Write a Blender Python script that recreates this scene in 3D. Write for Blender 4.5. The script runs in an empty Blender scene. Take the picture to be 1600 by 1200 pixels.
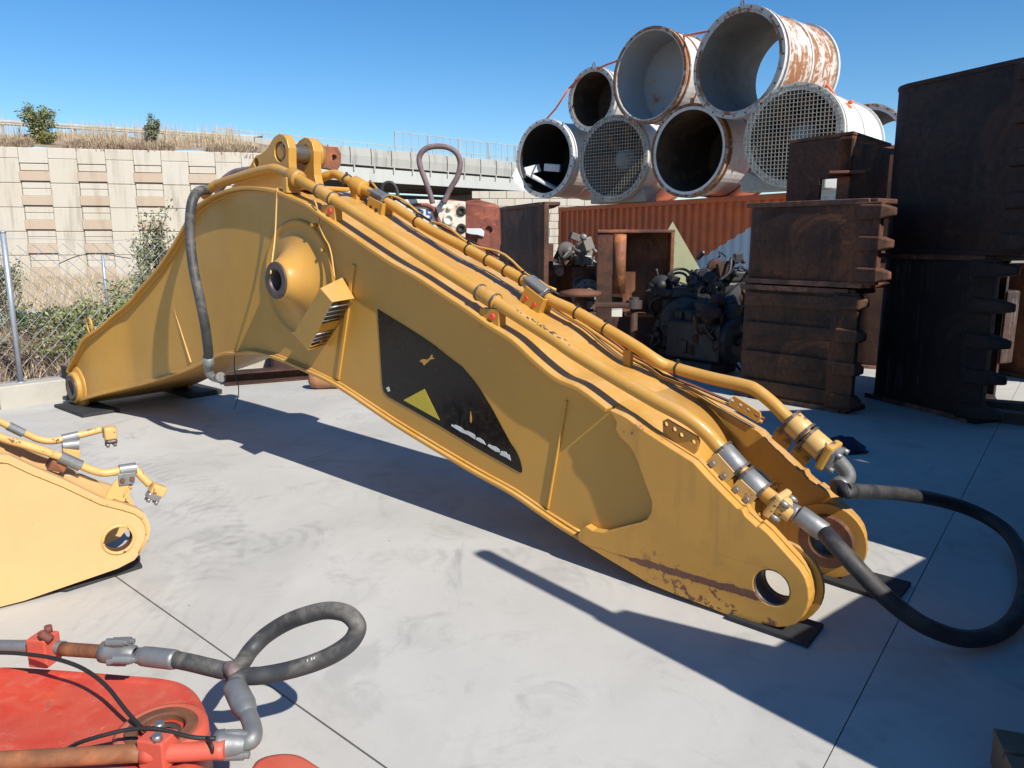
import bpy, math, random
from mathutils import Vector, Matrix, Quaternion
from mathutils.geometry import tessellate_polygon
R = math.radians
scene = bpy.context.scene
col = scene.collection

# ---------------------------------------------------------------- camera, sky, sun, exposure
cam = bpy.data.cameras.new('camera'); camo = bpy.data.objects.new('camera', cam); col.objects.link(camo)
camo.location = (0, 0, 1.65); camo.rotation_euler = (R(90 - 10.758), 0, 0)
cam.sensor_width = 36; cam.lens = 36 * 1200 / 1600; cam.clip_start = .05; cam.clip_end = 3000
scene.camera = camo
SUN_AZ, SUN_EL = 140.3, 41.5
world = bpy.data.worlds.new('World'); scene.world = world; world.use_nodes = True
wn = world.node_tree.nodes; wl = world.node_tree.links
for n in list(wn): wn.remove(n)
sky = wn.new('ShaderNodeTexSky'); sky.sky_type = 'NISHITA'; sky.sun_disc = False
sky.sun_elevation = R(SUN_EL); sky.sun_rotation = R(SUN_AZ)
sky.altitude = 300; sky.air_density = 1.0; sky.dust_density = .1; sky.ozone_density = 4.0
bg = wn.new('ShaderNodeBackground'); bg.inputs['Strength'].default_value = .10
wo = wn.new('ShaderNodeOutputWorld'); hs = wn.new('ShaderNodeHueSaturation'); hs.inputs['Saturation'].default_value = 1.28; wl.new(sky.outputs[0], hs.inputs['Color']); wl.new(hs.outputs[0], bg.inputs[0]); wl.new(bg.outputs[0], wo.inputs[0])
sl = bpy.data.lights.new('sun', 'SUN'); sl.energy = 5.0; sl.angle = R(.53); sl.color = (1, .955, .88)
so = bpy.data.objects.new('sun', sl); col.objects.link(so)
sd = Vector((math.sin(R(SUN_AZ)) * math.cos(R(SUN_EL)), math.cos(R(SUN_AZ)) * math.cos(R(SUN_EL)), math.sin(R(SUN_EL))))
so.rotation_euler = sd.to_track_quat('Z', 'Y').to_euler(); so.location = (20, -20, 30)
scene.view_settings.view_transform = 'Standard'; scene.view_settings.look = 'None'
scene.view_settings.gamma = 1; scene.view_settings.exposure = .48

# ---------------------------------------------------------------- object helpers
def tag(o, label=None, cat=None, group=None, kind=None):
    if label: o['label'] = label
    if cat: o['category'] = cat
    if group: o['group'] = group
    if kind: o['kind'] = kind
    return o
def empty(name, loc=(0, 0, 0), rz=0, label=None, cat=None, group=None, scale=None):
    o = bpy.data.objects.new(name, None); col.objects.link(o); o.location = loc; o.rotation_euler = (0, 0, rz)
    o.empty_display_size = .2
    if scale: o.scale = scale
    return tag(o, label, cat, group)
def copy_tree(o, parent=None):
    c = o.copy(); col.objects.link(c); c.parent = parent
    for ch in o.children: copy_tree(ch, c)
    return c
def lerp(t, a, b): return a + (b - a) * t
def interp(x, P, k=1):
    if x <= P[0][0]: return P[0][k]
    for a, b in zip(P, P[1:]):
        if x <= b[0]: return lerp((x - a[0]) / max(1e-9, b[0] - a[0]), a[k], b[k])
    return P[-1][k]
def smooth(t): t = max(0, min(1, t)); return t * t * (3 - 2 * t)
def spline(P, n=6):
    """Catmull-Rom through points"""
    P = [Vector(p) for p in P]; out = []
    for i in range(len(P) - 1):
        p0 = P[max(0, i - 1)]; p1 = P[i]; p2 = P[i + 1]; p3 = P[min(len(P) - 1, i + 2)]
        for k in range(n):
            t = k / n
            out.append(.5 * ((2 * p1) + (p2 - p0) * t + (2 * p0 - 5 * p1 + 4 * p2 - p3) * t * t + (3 * p1 - p0 - 3 * p2 + p3) * t ** 3))
    out.append(P[-1]); return out
def frame_of(d):
    d = Vector(d).normalized(); a = Vector((0, 0, 1)) if abs(d.z) < .9 else Vector((1, 0, 0))
    x = a.cross(d).normalized(); return x, d.cross(x), d
class MB:
    """collects shapes and links them as one mesh object"""
    def __init__(s): s.v = []; s.f = []; s.sm = []; s.mi = []; s.m = 0
    def add(s, V, F, smooth=False):
        o = len(s.v); s.v += [tuple(v) for v in V]
        for f in F: s.f.append(tuple(i + o for i in f)); s.sm.append(smooth); s.mi.append(s.m)
        return s
    def box(s, c, size, rz=0, M=None):
        x, y, z = [k / 2 for k in size]; V = []
        q = M or Matrix.Rotation(rz, 3, 'Z')
        for a in (-x, x):
            for b in (-y, y):
                for d in (-z, z): V.append(Vector(c) + q @ Vector((a, b, d)))
        return s.add(V, [(0, 1, 3, 2), (4, 6, 7, 5), (0, 4, 5, 1), (2, 3, 7, 6), (0, 2, 6, 4), (1, 5, 7, 3)])
    def bar(s, p, q, w, h, up=(0, 0, 1)):
        p = Vector(p); q = Vector(q); d = (q - p); L = d.length; d.normalize()
        x = Vector(up).cross(d)
        if x.length < 1e-4: x = Vector((1, 0, 0)).cross(d)
        x.normalize(); y = d.cross(x)
        return s.box((p + q) / 2, (w, h, L), M=Matrix((x, y, d)).transposed())
    def ring_list(s, rings, closed=False, caps=True, smooth=True):
        n = len(rings[0]); V = [v for r in rings for v in r]; F = []
        m = len(rings)
        for i in range(m if closed else m - 1):
            a = i * n; b = ((i + 1) % m) * n
            for k in range(n): F.append((a + k, a + (k + 1) % n, b + (k + 1) % n, b + k))
        s.add(V, F, smooth)
        if caps and not closed:
            o = len(s.v) - len(V)
            s.f.append(tuple(o + k for k in reversed(range(n)))); s.sm.append(False); s.mi.append(s.m)
            s.f.append(tuple(o + (m - 1) * n + k for k in range(n))); s.sm.append(False); s.mi.append(s.m)
        return s
    def tube(s, P, r, n=12, closed=False, caps=True):
        P = [Vector(p) for p in P]; m = len(P); rings = []; x = None
        rr = r if isinstance(r, (list, tuple)) else [r] * m
        for i in range(m):
            if closed: d = P[(i + 1) % m] - P[i - 1]
            else: d = P[min(m - 1, i + 1)] - P[max(0, i - 1)]
            if d.length < 1e-9: d = Vector((0, 0, 1))
            d.normalize()
            if x is None: x = frame_of(d)[0]
            else:
                x = x - d * x.dot(d)
                x = x.normalized() if x.length > 1e-6 else frame_of(d)[0]
            y = d.cross(x)
            rings.append([P[i] + (x * math.cos(2 * math.pi * k / n) + y * math.sin(2 * math.pi * k / n)) * rr[i] for k in range(n)])
        return s.ring_list(rings, closed, caps)
    def cyl(s, p, q, r, n=16, r2=None): return s.tube([p, q], [r, r if r2 is None else r2], n)
    def lathe(s, P0, axis, prof, n=32, closed=False, caps=False, sharp=False):
        """prof: (radius, distance along axis)"""
        x, y, d = frame_of(axis); P0 = Vector(P0)
        rings = [[P0 + d * h + (x * math.cos(2 * math.pi * k / n) + y * math.sin(2 * math.pi * k / n)) * r for k in range(n)] for r, h in prof]
        return s.ring_list(rings, closed, caps, not sharp)
    def plate(s, outer, holes, T, a, b, smooth_holes=False):
        """polygon (2-D lists) extruded from a to b through the map T(x, y, w)"""
        loops = [list(outer)] + [list(h) for h in holes]
        tri = tessellate_polygon([[Vector((p[0], p[1], 0)) for p in l] for l in loops])
        flat = [p for l in loops for p in l]; n = len(flat); o = len(s.v)
        s.v += [tuple(T(p[0], p[1], a)) for p in flat] + [tuple(T(p[0], p[1], b)) for p in flat]
        def put(f, sm=False): s.f.append(f); s.sm.append(sm); s.mi.append(s.m)
        for t in tri:
            put((o + t[0], o + t[1], o + t[2])); put((o + n + t[2], o + n + t[1], o + n + t[0]))
        k0 = 0
        for li, l in enumerate(loops):
            m = len(l)
            for k in range(m):
                i = o + k0 + k; j = o + k0 + (k + 1) % m; put((i, j, j + n, i + n), li > 0)
            k0 += m
        return s
    def build(s, name, mat, parent=None, bevel=0, seg=2, kind=None, label=None, recalc=True, angle=40):
        me = bpy.data.meshes.new(name); me.from_pydata(s.v, [], s.f)
        me.polygons.foreach_set('use_smooth', s.sm)
        mats = mat if isinstance(mat, (list, tuple)) else [mat]
        for m in mats: me.materials.append(m)
        if len(mats) > 1: me.polygons.foreach_set('material_index', s.mi)
        if recalc and len(s.f) < 60000:
            import bmesh
            b = bmesh.new(); b.from_mesh(me); bmesh.ops.recalc_face_normals(b, faces=b.faces); b.to_mesh(me); b.free()
        me.update()
        o = bpy.data.objects.new(name, me); col.objects.link(o)
        if parent: o.parent = parent
        if bevel:
            md = o.modifiers.new('bevel', 'BEVEL'); md.width = bevel; md.segments = seg; md.limit_method = 'ANGLE'; md.angle_limit = R(angle)
            md.harden_normals = False
        if kind: o['kind'] = kind
        if label: o['label'] = label
        return o
def circ(cx, cy, r, n=24, ry=None): return [(cx + r * math.cos(2 * math.pi * k / n), cy + (ry or r) * math.sin(2 * math.pi * k / n)) for k in range(n)]

# ---------------------------------------------------------------- materials
class NT:
    def __init__(s, name):
        s.m = bpy.data.materials.new(name); s.m.use_nodes = True; s.t = s.m.node_tree
        s.b = s.t.nodes['Principled BSDF']; s.t.nodes['Material Output']
    def n(s, typ, **kw):
        x = s.t.nodes.new('ShaderNode' + typ)
        for k, v in kw.items(): setattr(x, k, v)
        return x
    def link(s, a, b): s.t.links.new(a, b); return s
    def sock(s, v, node, i):
        if hasattr(v, 'is_output'): s.t.links.new(v, node.inputs[i])
        elif v is not None: node.inputs[i].default_value = v
    def math(s, op, a, b=None, c=None, clamp=False):
        x = s.n('Math', operation=op); x.use_clamp = clamp
        s.sock(a, x, 0); s.sock(b, x, 1); s.sock(c, x, 2); return x.outputs[0]
    def coord(s, kind='Object', scale=None):
        if kind == 'Position': o = s.n('NewGeometry').outputs['Position']
        else: o = s.n('TexCoord').outputs[kind]
        if scale:
            mp = s.n('Mapping'); s.link(o, mp.inputs[0]); mp.inputs['Scale'].default_value = scale; o = mp.outputs[0]
        return o
    def noise(s, co, scale, detail=4, rough=.55, dist=0):
        x = s.n('TexNoise'); s.link(co, x.inputs['Vector']); x.inputs['Scale'].default_value = scale
        x.inputs['Detail'].default_value = detail; x.inputs['Roughness'].default_value = rough; x.inputs['Distortion'].default_value = dist
        return x.outputs['Fac']
    def step(s, v, lo, hi, a=0., b=1.):
        x = s.n('MapRange'); x.interpolation_type = 'SMOOTHSTEP'
        s.link(v, x.inputs[0]); x.inputs[1].default_value = lo; x.inputs[2].default_value = hi; x.inputs[3].default_value = a; x.inputs[4].default_value = b
        return x.outputs[0]
    def mix(s, f, a, b, blend='MIX'):
        x = s.n('Mix', data_type='RGBA', blend_type=blend)
        s.sock(f, x, 0)
        for v, i in ((a, 6), (b, 7)):
            if hasattr(v, 'is_output'): s.t.links.new(v, x.inputs[i])
            else: x.inputs[i].default_value = (*v, 1)
        return x.outputs[2]
    def bump(s, h, strength=.3, dist=.01):
        x = s.n('Bump'); s.link(h, x.inputs['Height']); x.inputs['Strength'].default_value = strength; x.inputs['Distance'].default_value = dist
        s.link(x.outputs[0], s.b.inputs['Normal']); return x.outputs[0]
    def done(s, colr, rough, metal=0., spec=None):
        s.sock(colr if hasattr(colr, 'is_output') else (*colr, 1), s.b, 'Base Color'); s.sock(rough, s.b, 'Roughness'); s.sock(metal, s.b, 'Metallic')
        if spec is not None: s.b.inputs['Specular IOR Level'].default_value = spec
        return s.m
def paint(name, base, rust=.1, dirt=.25, rough=.42, rustcol=(.10, .04, .022), sc=1., grime=(.2, .12, .04), chip=.64):
    t = NT(name); co = t.coord()
    big = t.noise(co, 1.3 * sc, 5, .6); fine = t.noise(co, 26 * sc, 4, .65, .4); mid = t.noise(co, 6 * sc, 5, .6, .3)
    c = t.mix(t.step(big, .3, .75, 0, dirt), base, tuple(k * .62 for k in base))
    c = t.mix(t.step(mid, .5, .8, 0, dirt * .6), c, grime)
    m = t.math('MULTIPLY', t.step(t.math('ADD', t.math('MULTIPLY', mid, .6), t.math('MULTIPLY', fine, .4)), chip - rust, chip - rust + .02), 1.)
    c = t.mix(m, c, t.mix(fine, rustcol, tuple(k * 2 for k in rustcol)))
    st = t.noise(t.coord('Object', (5 * sc, 5 * sc, .6 * sc)), 2.2, 5, .65, .2); c = t.mix(t.step(st, .52, .72, 0, dirt * .8), c, grime)
    sl1 = t.noise(t.coord('Object', (1.3, 1.3, 4.)), 3.1 * sc, 2, .5, 2.2); sl2 = t.noise(co, 2.3 * sc, 3, .6)
    scr = t.math('MULTIPLY', t.step(t.math('ABSOLUTE', t.math('SUBTRACT', sl1, .5)), .0008, .0028, 1, 0), t.step(sl2, .52, .60))
    c = t.mix(t.math('MULTIPLY', scr, .55 if dirt > 0 else 0), c, tuple(min(1, k * 1.5 + .04) for k in grime))
    up = t.n('SeparateXYZ'); t.link(t.n('NewGeometry').outputs['Normal'], up.inputs[0])
    dust = t.math('MULTIPLY', t.step(up.outputs[2], .3, .9, 0, 0 if dirt <= 0 else (.28 if base[1] > .2 else .10)), t.step(t.noise(co, 3.3, 6, .7, .8), .38, .66)); c = t.mix(dust, c, (.55, .42, .26) if base[0] < .58 or base[1] > .2 else (.6, .3, .24))
    sp_ = t.step(t.noise(co, 85 * sc, 2, .5), .735, .76, 0, .5 if dirt > 0 else 0); c = t.mix(sp_, c, tuple(k * .35 for k in base))
    t.bump(t.math('ADD', t.math('ADD', t.math('MULTIPLY', fine, .35), t.math('MULTIPLY', big, 2.2)), t.math('MULTIPLY', m, -.8)), .14, .005)
    return t.done(c, t.math('ADD', t.math('MULTIPLY', m, .4), t.step(mid, .2, .8, rough - .06, rough + .14)), 0.)
def rust(name, a=(.055, .022, .013), b=(.16, .06, .03), c_=(.03, .02, .018), sc=1., streak=.5, rough=.8):
    t = NT(name); co = t.coord(); cs = t.coord('Object', (5 * sc, 5 * sc, .5 * sc))
    n1 = t.noise(co, 2.2 * sc, 6, .65, .4); n2 = t.noise(co, 24 * sc, 5, .7); n3 = t.noise(cs, 2.4, 5, .6, .3)
    c = t.mix(t.step(n1, .35, .7), a, b); c = t.mix(t.step(n3, .5, .72, 0, streak), c, c_)
    c = t.mix(t.step(n2, .35, .75, 0, .55), c, a)
    n4 = t.noise(co, 1.1 * sc, 5, .7, 1.2); c = t.mix(t.math('MULTIPLY', t.step(n4, .50, .62), t.step(n2, .38, .6, .2, .85)), c, (b[0] * 1.7, b[1] * 1.5, b[2] * 1.2))
    c = t.mix(t.step(t.noise(cs, 5, 4, .7), .62, .74, 0, .35), c, (.2, .15, .12))
    t.bump(t.math('ADD', n2, t.math('MULTIPLY', n1, .5)), .35, .006)
    return t.done(c, t.step(n2, .3, .8, rough - .12, rough + .1), 0.)
def simple(name, base, rough=.6, metal=0., var=.3, sc=14, bump=.15, spec=None):
    t = NT(name); co = t.coord(); n = t.noise(co, sc, 5, .65)
    n2 = t.noise(co, sc * .2, 4, .6)
    c = t.mix(t.step(n, .3, .75, 0, var), base, tuple(k * .5 for k in base)); c = t.mix(t.step(n2, .4, .7, 0, var), c, tuple(min(1, k * 1.35) for k in base))
    if bump: t.bump(n, bump, .004)
    return t.done(c, t.step(n, .3, .7, rough - .08, rough + .1), metal, spec)
def rubber(name='hose_rubber', base=(.018, .018, .02), dust=(.12, .105, .09), amt=.5):
    t = NT(name); co = t.coord(); n = t.noise(co, 7, 6, .7, .5); n2 = t.noise(co, 60, 3, .6)
    up = t.n('NewGeometry').outputs['Normal']; sp = t.n('SeparateXYZ'); t.link(up, sp.inputs[0])
    f = t.math('MULTIPLY', t.step(n, .42, .68, .05, amt), t.step(sp.outputs[2], -.4, .9, .25, 1.))
    t.bump(n2, .2, .002)
    return t.done(t.mix(f, base, dust), t.step(n, .3, .7, .5, .75))
M = {}
M['yellow'] = paint('yellow_paint', (.505, .26, .045), rust=-.01, dirt=.3, rough=.36, grime=(.40, .21, .05), chip=.76)
M['yellow_worn'] = paint('worn_yellow_paint', (.49, .248, .045), rust=.05, dirt=.5, rough=.42, grime=(.22, .11, .03), chip=.66)
M['yellow_light'] = paint('faded_yellow_paint', (.60, .37, .16), rust=.055, dirt=.35, rough=.42, grime=(.5, .32, .12), chip=.70)
M['yellow_chipped'] = paint('chipped_yellow_paint', (.62, .37, .12), rust=.06, dirt=.3, rough=.45, grime=(.3, .15, .06), sc=2.2, chip=.64)
M['red'] = paint('red_paint', (.57, .046, .022), rust=.06, dirt=.75, rough=.42, grime=(.54, .12, .08), sc=1.6, chip=.68)
M['pink'] = paint('faded_red_paint', (.52, .085, .05), rust=.03, dirt=.3, rough=.55, grime=(.4, .12, .07), sc=2.5, chip=.66)
M['rust'] = rust('rusty_steel', (.07, .026, .014), (.20, .075, .035), (.04, .022, .018))
M['rust_dark'] = rust('dark_rusty_steel', (.030, .012, .007), (.085, .032, .016), (.018, .012, .010))
M['rust_mid'] = rust('brown_rusty_steel', (.045, .017, .009), (.14, .052, .024), (.026, .015, .011), 1.2, .7)
M['rust_blue'] = rust('blue_black_rusty_steel', (.022, .010, .008), (.060, .024, .015), (.016, .012, .014), .6, .8)
M['rust_orange'] = rust('orange_rusty_steel', (.10, .035, .014), (.26, .10, .04), (.05, .025, .018))
M['rust_red'] = rust('red_rusty_steel', (.14, .035, .022), (.24, .08, .05), (.06, .025, .02))
M['bare'] = simple('bare_steel', (.33, .32, .31), .38, .75, .5, 20)
M['bare_dark'] = simple('dark_bearing_steel', (.10, .075, .065), .5, .4, .5, 25)
M['galv'] = simple('galvanised_fitting', (.24, .24, .235), .5, .55, .6, 24, .35)
M['pin'] = simple('worn_pin_steel', (.30, .25, .21), .3, .8, .8, 12)
M['rubber'] = rubber(); M['rubber_brown'] = rubber('brown_weathered_rubber', (.13, .085, .085), (.3, .24, .24), .7)
M['rubber_grey'] = rubber('grey_weathered_rubber', (.030, .031, .033), (.24, .21, .17), .75)
M['black'] = simple('black_rubber_pad', (.022, .022, .024), .75, 0, .4, 30, .3)
M['cable'] = simple('black_cable', (.014, .013, .013), .55, 0, .2)
M['orange'] = simple('orange_strap', (.85, .16, .05), .7, 0, .3)
M['white'] = simple('white_plastic', (.55, .56, .57), .5, 0, .15)
M['redcap'] = simple('red_plug', (.75, .06, .03), .5)
M['hole'] = simple('hole_shade_black', (.02, .016, .014), .7)  # black put in for the shade inside holes and one duct
# ================================================================ SETTING
rnd = random.Random(4)
def concrete(name, base=(.455, .438, .402), stain=1.0):
    t = NT(name); co = t.coord('Position')
    a = t.noise(co, .55, 6, .62, .6); b = t.noise(co, 3.2, 6, .7, .8); c = t.noise(co, 60, 3, .6)
    st = t.coord('Position', (1., .35, 1.)); d = t.noise(st, 2.4, 7, .68, 1.2)
    col_ = t.mix(t.step(a, .32, .7), tuple(k * .86 for k in base), tuple(k * 1.06 for k in base))
    col_ = t.mix(t.step(b, .5, .8, 0, stain), col_, tuple(k * .70 for k in base))
    col_ = t.mix(t.step(d, .58, .74, 0, stain * .7), col_, (base[0] * .62, base[1] * .64, base[2] * .68))
    col_ = t.mix(t.step(d, .26, .4, .35, 0), col_, tuple(min(1, k * 1.2) for k in base))
    # tyre tracks: two faint arcs with cleat marks
    g = t.n('TexWave'); g.wave_type = 'BANDS'; g.bands_direction = 'X'; t.link(co, g.inputs['Vector'])
    g.inputs['Scale'].default_value = 3.2; g.inputs['Distortion'].default_value = 9; g.inputs['Detail'].default_value = 3; g.inputs['Detail Scale'].default_value = .7
    m = t.math('MULTIPLY', t.step(g.outputs['Fac'], .72, .98), t.step(t.noise(co, .8, 2), .5, .7, 0, .22))
    col_ = t.mix(m, col_, tuple(k * .6 for k in base))
    for (ax, ay, r0, wd) in ((-4.6, 3.0, 3.15, .30), (-.2, 7.4, 3.6, .26), (3.6, -1.2, 4.2, .28), (-3.4, 6.6, 3.3, .24)):   # curved tyre tracks with cleats
        s3 = t.n('SeparateXYZ'); t.link(co, s3.inputs[0]); dx = t.math('SUBTRACT', s3.outputs[0], ax); dy = t.math('SUBTRACT', s3.outputs[1], ay)
        rr = t.math('SQRT', t.math('ADD', t.math('MULTIPLY', dx, dx), t.math('MULTIPLY', dy, dy))); an = t.math('ARCTAN2', dy, dx)
        band = t.step(t.math('ABSOLUTE', t.math('SUBTRACT', rr, r0)), wd * .42, wd * .5, 1, 0)
        cl_ = t.step(t.math('SINE', t.math('ADD', t.math('MULTIPLY', an, r0 * 70), t.math('MULTIPLY', t.math('ABSOLUTE', t.math('SUBTRACT', rr, r0)), 26))), -.1, .5, .25, 1)
        col_ = t.mix(t.math('MULTIPLY', t.math('MULTIPLY', band, cl_), t.step(t.noise(co, 1.6, 5, .7), .44, .64, 0, .5)), col_, tuple(k * .62 for k in base))
    pt = t.step(t.noise(co, 1.15, 4, .55, 1.5), .60, .70, 0, .4); col_ = t.mix(pt, col_, tuple(k * .66 for k in base))
    col_ = t.mix(t.step(t.noise(co, 190, 2, .5), .62, .72, 0, .35), col_, tuple(k * .5 for k in base))
    v = t.n('TexVoronoi'); t.link(co, v.inputs['Vector']); v.inputs['Scale'].default_value = 2.3
    sp = t.math('MULTIPLY', t.step(v.outputs['Distance'], .012, .02, 1, 0), .55); col_ = t.mix(sp, col_, (.06, .055, .05))
    t.bump(t.math('ADD', t.math('MULTIPLY', c, .5), b), .18, .004)
    return t.done(col_, t.step(b, .3, .75, .62, .85))
M['concrete'] = concrete('yard_concrete')
M['curb'] = concrete('curb_concrete', (.42, .39, .33), .6)
M['joint'] = simple('joint_filler', (.16, .15, .135), .9)
t = NT('dry_soil'); co = t.coord('Position'); a = t.noise(co, .5, 7, .7, .5); b = t.noise(co, 9, 5, .7)
c = t.mix(t.step(a, .35, .65), (.20, .145, .10), (.34, .27, .20)); c = t.mix(t.step(b, .45, .75, 0, .6), c, (.13, .10, .06)); t.bump(b, .6, .05)
M['soil'] = t.done(c, .95)

# the yard: a sheet under separate slabs with open joints
far = MB(); far.add([(-900, -900, -.9), (900, -900, -.9), (900, 1200, -.9), (-900, 1200, -.9)], [(0, 1, 2, 3)])
tag(far.build('terrain', M['soil']), kind='structure')
jp = Vector((2.614, 4.349)); jq = Vector((-1.169, 2.853)); d1 = Vector((math.cos(R(53.3)), math.sin(R(53.3)))); d2 = Vector((math.cos(R(-41.8)), math.sin(R(-41.8))))
def xing(i, j):
    # joint i runs along d1, joint j along d2
    n1 = Vector((-d1.y, d1.x)); n2 = Vector((-d2.y, d2.x))
    A = jp + n1 * (4.1 * i); B = jq + n2 * (7.2 * j)
    # solve A + s d1 = B + t d2
    det = d1.x * -d2.y + d2.x * d1.y; w = B - A
    s_ = (w.x * -d2.y + d2.x * w.y) / det
    return A + d1 * s_
CURB0 = Vector(((-5.013,7.341))); CURBD = (Vector(((-3.359,9.228))) - CURB0).normalized(); CURBN = Vector((CURBD.y, -CURBD.x))  # towards the yard
def clip(poly, p, n):
    out = []
    for i in range(len(poly)):
        a = poly[i]; b = poly[(i + 1) % len(poly)]; da = (a - p).dot(n); db = (b - p).dot(n)
        if da >= 0: out.append(a)
        if (da >= 0) != (db >= 0): out.append(a + (b - a) * (da / (da - db)))
    return out
g = MB(); YG = clip([Vector(p) for p in ((-40, -25), (45, -25), (45, 60), (-40, 60))], CURB0, CURBN); g.add([(p.x, p.y, -.012) for p in YG], [tuple(range(len(YG)))])
yard = g.build('ground', M['joint']); tag(yard, kind='structure')
for i in range(-5, 6):
    for j in range(-2, 5):
        c4 = [xing(i, j), xing(i, j + 1), xing(i + 1, j + 1), xing(i + 1, j)]
        ctr = sum(c4, Vector((0, 0))) / 4
        ins = clip([p + (ctr - p).normalized() * .0045 for p in c4], CURB0, CURBN)
        if len(ins) < 3: continue
        if (ctr - Vector((2, 8))).length > 26: continue
        m = MB(); k = len(ins)
        area = sum(ins[q].x * ins[(q + 1) % k].y - ins[(q + 1) % k].x * ins[q].y for q in range(k))
        if area < 0: ins.reverse()
        m.add([(p.x, p.y, -.011) for p in ins] + [(p.x, p.y, 0) for p in ins], [tuple(range(k, 2 * k))] + [(q, (q + 1) % k, (q + 1) % k + k, q + k) for q in range(k)])
        m.build('slab', M['concrete'], yard, recalc=False)

# low concrete kerb wall along the left edge of the yard
kb = empty('kerb_wall', (CURB0.x, CURB0.y, 0), math.atan2(CURBD.y, CURBD.x), 'low pale concrete kerb wall along the left edge of the yard under the wire fence', 'kerb')
for k in range(-2, 5):
    MB().box((k * 3.0 + 1.5, .12, .055), (2.985, .24, .33)).build('kerb_block', M['curb'], kb, bevel=.012)
# verge behind the kerb (structure), rising and falling, soil and gutter
def verge_h(x, y):
    w = (Vector((x, y)) - CURB0).dot(-CURBN)
    if w < .2: return .10
    return .12 - .35 * smooth((w - .3) / 5) - .6 * smooth((w - 6) / 14) + .09 * math.sin(x * .9 + 1) * math.sin(y * .7)
vg = MB(); NX, NY = 50, 60; V = []; F = []
for j in range(NY + 1):
    w = .2 + (j / NY) ** 1.6 * 60
    for i in range(NX + 1):
        s_ = -14 + i / NX * 70
        p = CURB0 + CURBD * s_ - CURBN * w
        V.append((p.x, p.y, verge_h(p.x, p.y) + (rnd.random() - .5) * .05))
for j in range(NY):
    for i in range(NX):
        a = j * (NX + 1) + i; F.append((a, a + 1, a + NX + 2, a + NX + 1))
vg.add(V, F, True); tag(vg.build('verge', M['soil'], recalc=False), kind='structure')
# concrete gutter crossing the verge
gp = [(-12.021,15,0.1),(-10.685,16,-0.003),(-10.194,16.5,-0.069),(-9.788,17.5,-0.158),(-9.033,19,-0.234)]
gt = MB()
gt.ring_list([[(p[0], p[1], p[2] - .25), (p[0], p[1], p[2] + .12), (p[0] - .1, p[1] + .5, p[2] + .14), (p[0] - .1, p[1] + .5, p[2] - .25)] for p in gp], smooth=False)
tag(gt.build('drain_channel', M['curb']), 'low concrete drain channel crossing the dry verge beyond the fence', 'drain')

# ---------------------------------------------------------------- retaining wall of concrete panels
def wallmat(name, base, stain=.5, sc=1.):
    t = NT(name); co = t.coord('Position'); n = t.noise(co, 30, 4, .7); cs = t.coord('Position', (1.3, 1.3, .16))
    s1 = t.noise(cs, 1.2, 5, .65, .3); s2 = t.noise(co, .35, 4, .6)
    oi = t.n('ObjectInfo').outputs['Random']
    c = t.mix(t.step(oi, 0, 1, 0, .35), base, tuple(k * m for k, m in zip(base, (.95, .88, .78))))
    c = t.mix(t.step(s1, .5, .72, 0, stain), c, tuple(k * .6 for k in (base[0], base[1] * .92, base[2] * .82)))
    c = t.mix(t.step(s2, .5, .7, 0, .3), c, (base[0] * .9, base[1] * .82, base[2] * .7))
    t.bump(n, .3, .02)
    return t.done(c, .88)
M['panel'] = wallmat('white_concrete_panel', (.50, .46, .39), .7); M['tan'] = wallmat('tan_textured_block', (.45, .36, .275), .4)
WA = Vector(((-28.868,45))); WD = Vector((.972, .235)).normalized(); WN = Vector((WD.y, -WD.x)) # towards the yard
WZ = 6.72
M['wall_joint'] = simple('wall_joint', (.20, .18, .15), .9)
rw = empty('retaining_wall', (WA.x, WA.y, 0), math.atan2(WD.y, WD.x), 'tall pale concrete retaining wall with tan textured blocks below the road', 'retaining wall')
back = MB(); back.box((-3.5, .45, WZ / 2 - 1.2), (37, .5, WZ + 2.3)); back.build('backing', M['wall_joint'], rw)
pw, qw = 1.47, 1.53; x0 = -14.85; k = 0
proto = {}
def piece(key, w, h, d, mat, bev=.03):
    if key not in proto:
        m = MB(); m.box((0, 0, 0), (w, d, h)); proto[key] = m.build('panel' if mat is M['panel'] else 'block', mat, rw, bevel=bev, seg=1)
        return proto[key]
    o = proto[key].copy(); col.objects.link(o); o.parent = rw; return o
for c_ in range(0, 23):
    x = x0 + c_ * 1.5
    if x > 14.5: break
    if c_ % 2 == 0:   # column of tall plain panels
        z = WZ - .02; first = 1.36 if (c_ // 2) % 2 else 1.36
        for r_ in range(6):
            h = 1.36; o = piece('P', pw + .01, h - .016, .24, M['panel'])
            zt = WZ - .62 - r_ * 1.36
            if r_ == 0:
                t0 = piece('P0', pw + .01, .604, .24, M['panel']); t0.location = (x, 0, WZ - .32)
            o.location = (x, rnd.uniform(-.012, .012), zt - h / 2)
    else:
        t0 = piece('Q0', 1.50, .86, .2, M['panel']); t0.location = (x, .02, WZ - .45)
        t1 = piece('Q1', 1.45, .38, .18, M['panel']); t1.location = (x, .03, WZ - 1.10)
        for r_ in range(5):
            zt = WZ - 1.32 - r_ * 1.36
            b_ = piece('T', 1.56, .54, .30, M['tan'], .02); b_.location = (x, -.015, zt - .27)
            for q in range(2):
                s_ = piece('S', 1.47, .393, .18, M['panel']); s_.location = (x, .03, zt - .56 - .205 - q * .405)
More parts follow.
